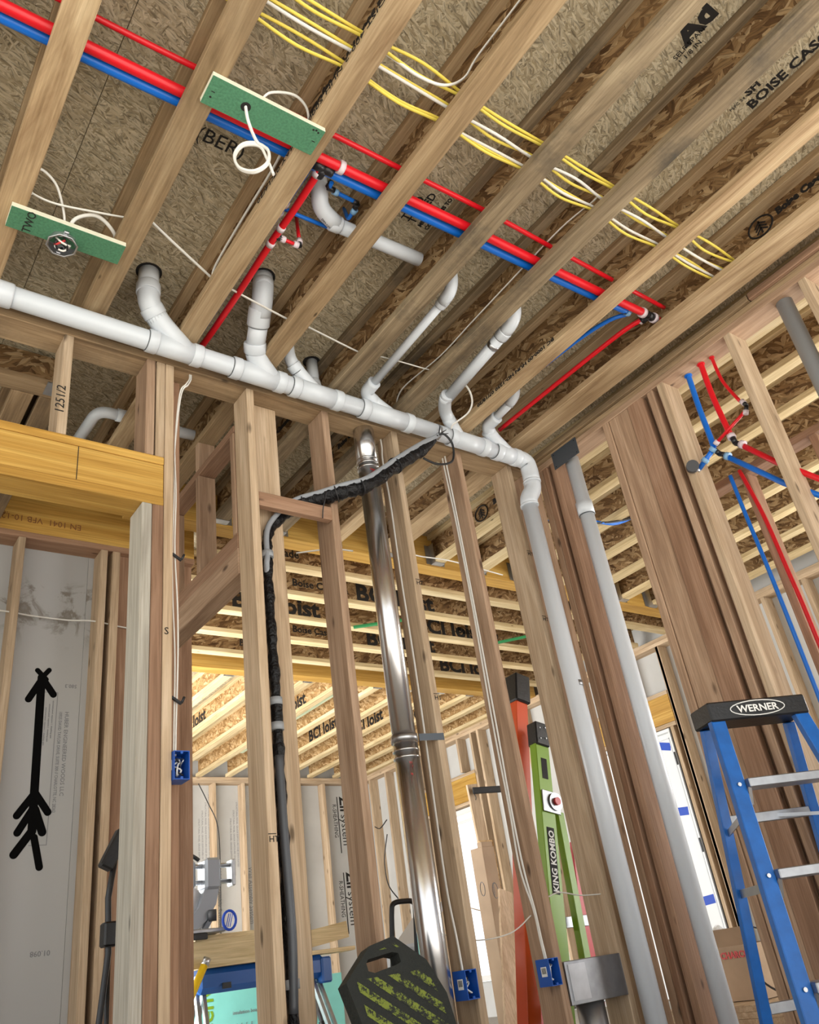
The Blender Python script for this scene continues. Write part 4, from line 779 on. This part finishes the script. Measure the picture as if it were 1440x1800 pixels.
cable('wall_cable', [(6.72, 9.85, 2.35), (6.70, 9.7, 2.3), (6.72, 9.55, 2.38)], .010, 'cable_black', 'short dark cable drooping between studs of the far corner, the upper one')
cable('wall_cable', [(6.72, 9.58, 2.2), (6.70, 9.68, 1.9), (6.70, 9.66, 1.6), (6.72, 9.5, 1.4)], .010, 'cable_black', 'dark cable drooping between studs of the far corner, the lower one')
bw = E('wire_bundle', (4.2, 3.2, 3.0), 'blue wires bunched along a joist seen past the right wall', 'wire bundle')
for k in range(5): B().tube(spline([(4.55+.02*k, 3.05, 3.11+.01*k), (4.35+.015*k, 3.1, 3.06), (4.1, 3.13, 3.03+.006*k), (3.9, 3.3, 3.08)], 5), .009, 6).obj('wire', 'pex_blue' if k else 'cable_black', bw)
# ------------------------------------------------------------------ sheet-metal register boot in the wall
db = E('duct_boot', (2.92, 2.83, .3), 'galvanized metal duct boot boxed between two studs near the floor', 'duct')
B().box(2.745, 3.087, 2.766, 2.9, .315, .472, .002).obj('boot', 'galv', db); B().box(2.76, 2.86, 2.764, 2.7665, .33, .46, 0).obj('end_flap', 'steel', db); B().tube([(2.92, 2.84, .04), (2.92, 2.84, .316)], .06, 22).obj('round_duct', 'galv', db)
# ------------------------------------------------------------------ rubber sign base leaning on the wall
rb = E('rubber_base', (1.86, 2.62, 0), 'black octagonal rubber sign base with worn yellow-green stripes leaning on the wall', 'sign base')
cx_ = Vector((1.795, 2.60, .405))
ux = Vector((1, 0, 0)); uy = Vector((0, .22, .975)).normalized(); un = ux.cross(uy)
MR = Matrix(((ux.x, uy.x, un.x, cx_.x), (ux.y, uy.y, un.y, cx_.y), (ux.z, uy.z, un.z, cx_.z), (0, 0, 0, 1)))
oct_ = [(-.085, .205), (.02, .228), (.135, .14), (.185, .03), (.21, -.34), (-.12, -.34), (-.17, -.02), (-.20, .105)]
def plate_with_slot(b, poly, slot, h0, h1):
    """polygon plate with a quadrilateral hand slot: outer and inner rings bridged"""
    n = len(poly)//2
    ring = []
    for i in range(8): ring.append(slot[i])
    vs = []
    for h in (h0, h1): vs += [MR @ Vector((x, y, h)) for x, y in poly] + [MR @ Vector((x, y, h)) for x, y in ring]
    fs = []
    for i in range(8):
        j = (i+1) % 8
        fs += [(16+i, 16+j, 24+j, 24+i), (j, i, 8+i, 8+j), (i, j, 16+j, 16+i), (8+j, 8+i, 24+i, 24+j)]
    b.add(vs, fs); return b
slot = [(-.10, .165), (.0, .178), (.025, .172), (.028, .145), (.012, .138), (-.085, .122), (-.108, .13), (-.11, .155)]
plate_with_slot(B(), oct_, slot, -.028, .028).obj('slab', 'rubber', rb)
def clip(poly, a, c):
    """part of a convex polygon on the right of the line a -> c"""
    out = []; sd = lambda p: (c[0]-a[0])*(p[1]-a[1])-(c[1]-a[1])*(p[0]-a[0])
    for i, p in enumerate(poly):
        q = poly[i-1]; sp_, sq = sd(p), sd(q)
        if (sp_ <= 0) != (sq <= 0):
            f = sq/(sq-sp_); out.append((q[0]+(p[0]-q[0])*f, q[1]+(p[1]-q[1])*f))
        if sp_ <= 0: out.append(p)
    return out
inner = [(x*.84, y*.90) for x, y in oct_]
for k in range(11):
    c0 = .30-.062*k; base = [(-.3, c0+.30*.72), (.3, c0-.30*.72), (.3, c0-.30*.72-.030), (-.3, c0+.30*.72-.030)]
    for part in (0, 1):
        pg = base
        for i in range(8): pg = clip(pg, inner[i], inner[(i+1) % 8]) if len(pg) > 2 else pg
        if len(pg) > 2: pg = clip(pg, (1, .205), (-1, .175)) if part == 0 else clip(pg, (-1, .095), (1, .125))
        if len(pg) > 2: B().prism(pg, MR, .0283, .0292).obj('stripe', 'worn_stripe', rb)
# ------------------------------------------------------------------ step ladder on the right
bl = E('step_ladder', (2.85, 1.75, 0), 'blue fiberglass step ladder with a black top cap in front of the right wall', 'ladder')
u = Vector((.896, -.443, 0)); n_ = Vector((-.443, -.896, 0)); zz = Vector((0, 0, 1)); T0 = Vector((2.80, 1.80, 0))
P_ = lambda a, b, z: T0 + u*a + n_*b + zz*z
MC = Matrix(((u.x, n_.x, 0, 0), (u.y, n_.y, 0, 0), (0, 0, 1, 0), (0, 0, 0, 1))); MC.translation = T0
tc_ = B().box(-.012, .405, -.115, .03, 1.172, 1.245, .006, MC).obj('top_cap', 'cap_black', bl)
cf = P_(.19, .0312, 1.196); text('WERNER', .037, cf, u, n_, 'label_white', tc_, wide=1.15, align='CENTER', bold=.0008)
B().tube([P_(.19+.115*math.cos(t*.2618), .0318, 1.209+.028*math.sin(t*.2618)) for t in range(24)], .0022, 5, closed=True).obj('logo_oval', 'label_white', tc_)
def rail(a0, b0, z0, a1, b1, z1, nm='front_rail', w=.058, d=.032, mat='ladder_blue'):
    p, q = P_(a0, b0, z0), P_(a1, b1, z1); B().bar(p, q, w, d, n_, .003).obj(nm, mat, bl); return p, q
FLr = rail(.022, .0, 1.20, -.108, .205, 0); FRr = rail(.372, .0, 1.20, .495, .205, 0)
RLr = rail(.022, -.092, 1.17, .025, -.335, 0, 'rear_rail', .04, .028); RRr = rail(.385, -.095, 1.17, .45, -.335, 0, 'rear_rail', .04, .028)
onr = lambda r, z: r[1] + (r[0]-r[1])*((z-r[1].z)/(r[0].z-r[1].z))
for z in (.935, .632, .306):
    a, c = onr(FLr, z), onr(FRr, z); st_ = B().bar(a+u*.028, c-u*.028, .085, .032, zz, .003).obj('step', 'galv', bl)
    for k, r_ in ((FLr, 1), (FRr, -1)): p = onr(k, z)+n_*.019; B().tube([p, p+n_*.005], .007, 10).obj('rivet', 'steel', st_)
    B().bar(a+u*.03-zz*.012+n_*.03, a+u*.085-zz*.0-n_*.0+zz*(-.07)-u*.05, .014, .004, n_, 0).obj('step_brace', 'galv', st_)
for z in (.845, .235): B().bar(onr(RLr, z)+u*.02, onr(RRr, z)-u*.02, .02, .035, zz, .002).obj('rear_bar', 'galv', bl)
B().bar(onr(RLr, .845)+u*.22, onr(FRr, .80)-u*.02, .012, .012, zz, 0).obj('spreader', 'steel', bl); B().bar(onr(RLr, .80), onr(FLr, .84), .004, .022, zz, 0).obj('spreader', 'steel', bl); B().bar(onr(FLr, .58)+zz*.02, onr(RLr, .60), .004, .028, zz, 0).obj('strap', 'steel', bl)
for r_ in (FLr, FRr, RLr, RRr): B().box(-.03, .03, -.025, .025, 0, .03, .004, Matrix.Translation(r_[1])).obj('foot', 'cap_black', bl)
# ------------------------------------------------------------------ ladders leaning behind the stud wall
def lean_ladder(name, label, top, foot, w, d, mat, capm, extra):
    t = E(name, foot, label, 'ladder'); tp, ft = Vector(top), Vector(foot); o = {}
    B().bar(ft, tp, w, d, (0, 1, 0), .003).obj('front_rail', mat, t)
    return t, tp, ft
ol, tp, ft = lean_ladder('extension_ladder', 'tall orange fiberglass ladder with a black top leaning behind the stud wall', (3.335, 3.31, 1.80), (2.905, 3.28, 0), .085, .075, 'ladder_orange', 'cap_black', None)
dl = (tp-ft).normalized(); B().bar(tp-dl*.04, tp+dl*.13, .11, .11, (0, 1, 0), .008).obj('top_bracket', 'cap_black', ol)
B().bar(ft+Vector((.38, .25, 0)), tp+Vector((.12, .22, -.12)), .075, .06, (0, 1, 0), .003).obj('rear_rail', 'ladder_red', ol)
for k in range(5):
    f_ = .12+.19*k; a = ft+(tp-ft)*f_; c = (ft+Vector((.38, .25, 0)))+((tp-ft)+Vector((-.26, -.03, -.12)))*f_; B().bar(a+dl*.0, c, .03, .025, dl, .002).obj('rung', 'galv', ol)
lb = ft+(tp-ft)*.86; B().bar(lb-dl*.16+Vector((0, -.0362, 0)), lb+dl*.02+Vector((0, -.0362, 0)), .028, .001, (0, 1, 0), 0).obj('label', 'label_white', ol)
for k in range(8): B().bar(lb-dl*(.15-.02*k)+Vector((0, -.0371, 0)), lb-dl*(.143-.02*k)+Vector((0, -.0371, 0)), .02, .0006, (0, 1, 0), 0).obj('label_print', 'ink_grey', ol)
lw = ft+(tp-ft)*.37; B().bar(lw-dl*.10+Vector((0, -.0362, 0)), lw+dl*.12+Vector((0, -.0362, 0)), .05, .001, (0, 1, 0), 0).obj('label', 'label_white', ol)
text('WERNER', .045, lw-dl*.09+Vector((.017, -.0368, 0)), dl, (0, -1, 0), 'tape_blue', ol, bold=.001)
gl_, tp, ft = lean_ladder('combo_ladder', 'lime green ladder with a red hinge button leaning behind the stud wall', (3.295, 3.18, 1.50), (2.985, 3.12, 0), .095, .05, 'ladder_green', 'cap_black', None)
dl = (tp-ft).normalized(); B().bar(tp-dl*.02, tp+dl*.11, .095, .075, (0, 1, 0), .006).obj('top_bracket', 'cap_black', gl_)
for q in (.02, .08):
    for s_ in (-.02, .02): B().tube([tp+dl*q+Vector((s_, -.038, 0)), tp+dl*q+Vector((s_, -.042, 0))], .004, 8).obj('rivet', 'steel', gl_)
hp = ft+(tp-ft)*.79; B().bar(hp-dl*.055+Vector((.02, -.03, 0)), hp+dl*.055+Vector((.02, -.03, 0)), .12, .008, (0, 1, 0), .002).obj('hinge_plate', 'galv', gl_); hc = hp+Vector((.045, -.035, 0))
B().tube([hc, hc+Vector((0, -.008, 0))], .045, 22).obj('hinge_disc', 'galv', gl_); B().tube([hc+Vector((0, -.008, 0)), hc+Vector((0, -.022, 0))], .02, 16).obj('hinge_button', 'red_dot', gl_)
kb = ft+(tp-ft)*.60; B().bar(kb-dl*.15+Vector((0, -.0258, 0)), kb+dl*.165+Vector((0, -.0258, 0)), .05, .001, (0, 1, 0), 0).obj('label', 'ink', gl_); text('KING KOMBO', .05, kb-dl*.145+Vector((.018, -.0265, 0)), dl, (0, -1, 0), 'label_white', gl_, wide=.92, bold=.0012)
wl = ft+(tp-ft)*.91; B().bar(wl-dl*.06+Vector((0, -.0258, 0)), wl+dl*.05+Vector((0, -.0258, 0)), .04, .001, (0, 1, 0), 0).obj('label', 'ink', gl_)
B().bar(hp+Vector((.085, .0, -.05)), ft+Vector((.20, -.03, 0)), .045, .04, (0, 1, 0), .003).obj('swing_rail', 'ladder_green', gl_)
sw = hp+Vector((.09, -.022, -.16)); B().bar(sw, sw-dl*.07, .03, .001, (0, 1, 0), 0).obj('label', 'label_white', gl_)
for f_ in (.2, .42): a = ft+(tp-ft)*f_; B().bar(a+Vector((.02, .03, 0)), a+Vector((.45, .12, 0)), .03, .05, (0, 0, 1), .002).obj('rung', 'galv', gl_)
B().bar((3.49, 3.4, 0), (3.64, 3.4, 1.02), .10, .05, (0, 1, 0), .003).obj('far_rail', 'ladder_red', gl_)
# ------------------------------------------------------------------ stored sheets, boxes and boards beyond the wall
cb = E('tall_carton', (3.72, 4.32, 0), 'tall narrow cardboard box standing by the window beyond the wall', 'cardboard box')
B().box(3.70, 3.80, 4.25, 4.37, 0, 1.16, .003).obj('carton', 'card', cb); B().box(3.705, 3.795, 4.255, 4.30, 1.16, 1.19, .001, Matrix.Translation((0, 0, 0))).obj('flap', 'card', cb)
B().tube([(3.699, 4.31+.022*math.cos(t*.39), .92+.04*math.sin(t*.39)) for t in range(16)], .002, 5, closed=True).obj('printed_oval', 'ink_grey', cb)
B().tube([(3.75+.022*math.cos(t*.39), 4.249, .90+.045*math.sin(t*.39)) for t in range(16)], .002, 5, closed=True).obj('printed_oval', 'ink_grey', cb); text('moulding', .02, (3.745, 4.2495, .87), (0, 0, 1), (0, -1, 0), 'ink_grey', cb)
os_ = E('flakeboard_sheet', (3.95, 4.4, 0), 'sheet of flake board standing on edge behind the tall carton', 'wood sheet'); B().bar((3.885, 4.42, 0), (3.87, 4.40, 1.22), .12, .02, (0, 1, 0), .001).obj('sheet', 'brightweb_x', os_)
pb = E('leaning_board', (3.62, 4.1, 0), 'pale board leaning at a slant among the stored sheets', 'board'); B().bar((3.40, 3.95, 0), (3.72, 4.13, .88), .10, .02, (0, 1, 0), .001).obj('board', 'pale_z', pb)
pb2 = E('upright_board', (4.05, 4.6, 0), 'pale upright board standing behind the flake board sheet', 'board'); B().bar((4.10, 4.62, 0), (3.96, 4.55, 1.62), .09, .02, (0, 1, 0), .001).obj('board', 'pale_z', pb2)
hk = E('tape_strip', (3.90, 4.5, 1.5), 'black tape strip sticking out from behind a stud near the window', 'tape strip'); B().bar((3.92, 4.50, 1.565), (4.16, 4.42, 1.56), .012, .045, (0, 0, 1), .004).obj('strip', 'cap_black', hk); B().tube(spline([(3.925, 4.50, 1.55), (3.93, 4.49, 1.52), (3.925, 4.49, 1.50)], 3), .003, 5).obj('torn_end', 'cap_black', hk)
# carton on boards past the right wall
pl = E('plywood_stack', (5.2, 3.55, 0), 'low stack of pale plywood on the floor under the cardboard carton', 'plywood')
for k in range(3): B().box(4.75, 5.75, 3.05, 4.05, .001+.034*k, .034*(k+1), .001).obj('sheet', 'pale_x', pl)
cr = E('carton', (5.2, 3.5, .105), 'open cardboard carton with dark red lettering standing on the plywood', 'cardboard box')
cbx = B(); [cbx.box(*q, 0) for q in ((5.0, 5.005, 3.42, 3.80, .106, .40), (5.395, 5.4, 3.42, 3.80, .106, .40), (5.005, 5.395, 3.42, 3.425, .106, .40), (5.005, 5.395, 3.795, 3.80, .106, .40), (5.005, 5.395, 3.425, 3.795, .106, .111))]; cbx.obj('body', 'card', cr); text('CHARCOAL', .05, (4.9985, 3.66, .335), (0, -1, 0), (-1, 0, 0), 'red_dot', cr, bold=.002)
for a, c, e in (((5.0, 3.42), (5.0, 3.80), (-.06, 0)), ((5.0, 3.80), (5.4, 3.80), (0, .07))): B().add([(a[0], a[1], .40), (c[0], c[1], .40), (c[0]+e[0], c[1]+e[1], .50), (a[0]+e[0], a[1]+e[1], .50), (a[0]+.004, a[1]+.003, .40), (c[0]+.004, c[1]+.003, .40), (c[0]+e[0]+.004, c[1]+e[1]+.003, .50), (a[0]+e[0]+.004, a[1]+e[1]+.003, .50)], [(0, 1, 2, 3), (7, 6, 5, 4), (3, 2, 6, 7), (0, 3, 7, 4), (1, 5, 6, 2)]).obj('flap', 'card', cr)
pbag = E('plastic_bag', (5.0, 3.78, .41), 'crumpled clear plastic bag stuffed in the open carton', 'plastic bag')
rd = random.Random(5); ico = []
for i in range(5):
    for j in range(10): ico.append((5.12+.075*math.sin((i+.5)*.63)*math.cos(j*.628)*rd.uniform(.7, 1.2), 3.71+.06*math.sin((i+.5)*.63)*math.sin(j*.628)*rd.uniform(.7, 1.2), .46+.06*math.cos((i+.5)*.63)*rd.uniform(.8, 1.2)))
B().add(ico, [(i*10+j, (i+1)*10+j, (i+1)*10+(j+1) % 10, i*10+(j+1) % 10) for i in range(4) for j in range(10)]+[[j for j in range(10)], [40+j for j in range(10)][::-1]]).obj('film', 'bag', pbag)
cable('power_cord', [(5.05, 3.36, .47), (4.97, 3.38, .48), (4.93, 3.40, .36), (4.95, 3.38, .20), (4.95, 3.25, .12)], .008, 'cable_black', 'black cord looping over the edge of the cardboard carton')
# ------------------------------------------------------------------ work area: bench, saw, foam boards
sh = E('folding_sawhorse', (2.5, 5.05, 0), 'blue folding work bench with lumber on top in the middle room', 'work bench')
B().box(2.095, 2.93, 4.97, 5.12, .575, .70, .03).obj('beam', 'bench_blue', sh); B().box(2.885, 2.955, 4.955, 5.135, .545, .685, .01).obj('end_cap', 'bench_blue', sh)
for x in (2.12, 2.16, 2.86, 2.90):
    for e in (-1, 1): B().bar((x, 5.045, .575), (x+(-.05 if x < 2.5 else .05), 5.045+e*.28, 0), .03, .022, (1, 0, 0), .002).obj('leg', 'galv', sh)
for x in (2.24, 2.72): B().box(x, x+.05, 4.955, 4.97, .59, .62, .001).obj('latch', 'cap_black', sh)
def plank(nm, label, x0, x1, y0, y1, z0, z1, rz=0, mat='pale_x', ry=0):
    M = Matrix.Translation(((x0+x1)/2, (y0+y1)/2, (z0+z1)/2)) @ Matrix.Rotation(rz, 4, 'Z') @ Matrix.Rotation(ry, 4, 'Y'); w, d, h = (x1-x0)/2, (y1-y0)/2, (z1-z0)/2
    o = B().box(-w, w, -d, d, -h, h, .002, M).obj(nm, mat, None, label, 'lumber', 'lumber lying on the work bench'); return o
plank('lumber_board', 'wide pale board lying on the blue work bench under the saw', 1.7, 2.62, 4.93, 5.10, .702, .84, .02, 'brightflange_x')  # brighter wood on the bench boards stands in for light falling there
plank('lumber_board', 'thin pale board lying on top of the wide board beside the saw', 2.12, 2.62, 5.02, 5.2, .842, .875, -.08, 'brightflange_x')
plank('lumber_offcut', 'dark olive square offcut standing on the blue work bench', 2.70, 2.84, 4.98, 5.02, .725, .875, 0, 'mould')
plank('lumber_offcut', 'cream board offcut tilted up at the right end of the work bench', 2.83, 3.12, 5.0, 5.03, .76, .855, 0, 'brightflange_x', -.12)
plank('lumber_board', 'grey board lying under the cream offcut on the bench', 2.66, 3.15, 4.98, 5.16, .702, .725, 0, 'brightflange_x')
ms = E('miter_saw', (2.15, 5.0, .876), 'grey sliding miter saw standing on the lumber at the bench', 'miter saw')
for z in (1.245, 1.155): B().tube([(1.75, 5.02, z), (2.34, 5.02, z)], .014, 12).obj('slide_rail', 'steel', ms)
B().box(1.93, 2.09, 4.96, 5.08, 1.12, 1.275, .015).obj('rail_block', 'saw_grey', ms); B().box(2.145, 2.245, 4.955, 5.085, 1.11, 1.285, .015).obj('rail_block', 'saw_grey', ms); B().box(2.325, 2.35, 4.98, 5.06, 1.125, 1.275, .006).obj('rail_end', 'galv', ms)
B().tube(spline([(2.05, 5.02, 1.275), (2.06, 5.01, 1.31), (2.10, 5.02, 1.30), (2.13, 5.02, 1.28)], 5), .012, 8).obj('cord', 'cable_black', ms)
arm = [(2.235, 1.115), (2.215, 1.03), (2.16, .95), (2.09, .90), (1.99, .875), (1.93, .885), (1.97, .91), (2.05, .95), (2.11, 1.02), (2.145, 1.115)]
B().prism(arm, Matrix(((1, 0, 0, 0), (0, 0, -1, 5.06), (0, 1, 0, 0), (0, 0, 0, 1))), -.0, .09).obj('arm', 'saw_grey', ms)
B().prism([(2.02+.15*math.cos(t*.314), 1.0+.15*math.sin(t*.314)) for t in range(20)], Matrix(((1, 0, 0, 0), (0, 0, -1, 5.01), (0, 1, 0, 0), (0, 0, 0, 1))), 0, .004).obj('blade', 'steel', ms)
B().box(1.8, 2.25, 4.92, 5.10, .877, .90, .005).obj('table', 'galv', ms); B().tube([(2.17, 4.98, .97), (2.21, 4.96, .97)], .032, 14).obj('bevel_knob', 'saw_dark', ms); B().bar((2.15, 5.0, .90), (2.19, 4.98, .97), .03, .03, (0, 1, 0), .003).obj('bevel_post', 'saw_grey', ms); B().bar((2.16, 5.0, 1.04), (2.22, 4.98, 1.07), .015, .012, (0, 1, 0), .002).obj('lever', 'saw_dark', ms)
B().box(1.80, 2.13, 4.90, 4.93, .845, .8765, .003).obj('base_edge', 'cap_black', ms)
rl = E('tape_roll', (2.26, 4.90, .876), 'small blue banded roll beside the miter saw', 'tape roll'); B().tube([(2.26+.04*math.cos(t*.3307), 4.895, .93+.05*math.sin(t*.3307)) for t in range(19)], .008, 6, closed=True).obj('ring', 'tape_blue', rl)
for k in (-1, 0, 1): B().bar((2.26+.012*k-.01, 4.895, .895), (2.26+.012*k+.01, 4.895, .965), .004, .004, (0, 1, 0), 0).obj('rib', 'tape_blue', rl)
yc = E('yellow_handle', (2.05, 4.88, .35), 'yellow tube handle leaning against the bench', 'tool handle'); B().tube([(2.105, 4.885, .725), (1.96, 4.87, .47), (1.8, 4.86, .2), (1.68, 4.85, 0)], .021, 12).obj('handle', 'clamp_yellow', yc); B().tube([(2.10, 4.885, .715), (2.118, 4.886, .748)], .022, 12).obj('tip', 'steel', yc)
fb = E('foam_board', (2.9, 5.7, 0), 'teal foam insulation board with green lettering standing behind the bench', 'insulation board'); B().box(1.9, 3.42, 5.62, 5.66, 0, .60, .001).obj('panel', 'foam_teal', fb)
text('GreenGuard', .14, (2.47, 5.6195, .20), (0, 0, 1), (0, -1, 0), 'ladder_green', fb, bold=.002); text('Kingspan', .17, (2.98, 5.6195, .10), (0, 0, 1), (0, -1, 0), 'pvc_grey', fb, bold=.002); text('insulation board  type iv  xps', .03, (2.6, 5.6195, .45), (1, 0, 0), (0, -1, 0), 'ink_grey', fb)
for k in range(4): text('keep dry and covered', .018, (2.62+.035*k, 5.6195, .40), (0, 0, -1), (0, -1, 0), 'ink_grey', fb)
tr = E('tripod_legs', (3.1, 5.3, 0), 'folded grey tripod legs standing in front of the teal foam board', 'tripod')
for a, c in (((2.98, 5.35, .62), (2.86, 5.3, 0)), ((3.0, 5.35, .62), (3.14, 5.28, 0)), ((2.99, 5.38, .62), (3.02, 5.5, 0))): B().tube([a, c], .014, 8).obj('leg', 'saw_dark', tr); B().tube([Vector(a)*.55+Vector(c)*.45, Vector(a)*.45+Vector(c)*.55], .02, 8).obj('clamp', 'cap_black', tr)
B().box(2.965, 3.02, 5.33, 5.40, .61, .66, .004).obj('head', 'saw_dark', tr)
hd_ = E('cart_handle', (2.36, 3.3, 0), 'black bent-tube cart handle standing behind the rubber base', 'cart'); B().tube(rounded([(2.20, 3.3, 0), (2.29, 3.3, .76), (2.30, 3.3, .80), (2.42, 3.3, .80), (2.42, 3.3, .76), (2.33, 3.3, 0)], .04), .0115, 10).obj('handle', 'poly_black', hd_)
B().box(2.18, 2.40, 3.1, 3.5, .02, .06, .005).obj('deck', 'poly_black', hd_)
wv = E('tool_case', (2.75, 3.7, 0), 'pale grey plastic tool case standing behind the black cart handle', 'tool case'); B().box(2.56, 2.82, 3.62, 3.86, 0, .62, .02).obj('body', 'pale_plastic', wv); B().bar((2.55, 3.60, .62), (2.80, 3.66, .80), .16, .035, (0, 0, 1), .01).obj('lid', 'pale_plastic', wv); B().tube([(2.69, 3.62, 1.05), (2.78, 3.66, .86)], .016, 10).obj('wand', 'galv', wv)
# black stand in the doorway
ts = E('light_stand', (1.03, 3.3, 0), 'black folded light stand behind the doorway post', 'light stand'); B().tube([(1.085, 3.3, 1.12), (1.052, 3.3, .90), (1.06, 3.3, .72), (1.0, 3.25, .30), (.95, 3.2, 0)], .011, 10).obj('pole', 'poly_black', ts); B().bar((1.035, 3.3, 1.00), (1.10, 3.3, 1.13), .05, .05, (0, 1, 0), .006).obj('head', 'cap_black', ts); B().box(1.035, 1.09, 3.27, 3.33, .74, .82, .006).obj('clamp', 'cap_black', ts); B().tube([(1.06, 3.3, .74), (1.10, 3.4, 0)], .009, 8).obj('leg', 'poly_black', ts)
# rod and bits on the far ceiling
gb = E('blocking_scrap', (4.9, 5.2, 3.05), 'green treated scrap wedged under the cross joists behind the flue pipe', 'wood scrap'); B().bar((3.62, 5.30, 3.075), (4.05, 4.96, 3.075), .03, .02, (0, 0, 1), .002).obj('scrap', 'spray_green', gb)
gb2 = E('blocking_scrap', (5.4, 5.0, 3.05), 'green treated scrap wedged under the cross joists near the orange ladder', 'wood scrap'); B().bar((5.05, 5.35, 3.075), (5.35, 5.0, 3.075), .03, .02, (0, 0, 1), .002).obj('scrap', 'spray_green', gb2)
# ------------------------------------------------------------------ bare tree outside the window
tr_ = E('bare_tree', (10.5, 11.0, -.06), 'leafless tree seen faintly through the bright window', 'tree')
B().tube(spline([(10.5, 11.0, -.06), (10.45, 11.05, 1.5), (10.6, 11.1, 3.2), (10.5, 11.0, 5.0)], 4), [.12-.007*i for i in range(13)], 8).obj('trunk', 'trunk_y', tr_)
rt = random.Random(3)
for k in range(14):
    z = .6+.28*k; a = rt.uniform(0, 6.28); p = Vector((10.5, 11.05, z)); d = Vector((math.cos(a), math.sin(a), .35))
    B().tube(spline([p, p+d*.5+Vector((0, 0, .1)), p+d*1.1+Vector((0, 0, rt.uniform(-.1, .3)))], 4), [.03-.003*i for i in range(9)], 6).obj('branch', 'trunk_y', tr_)
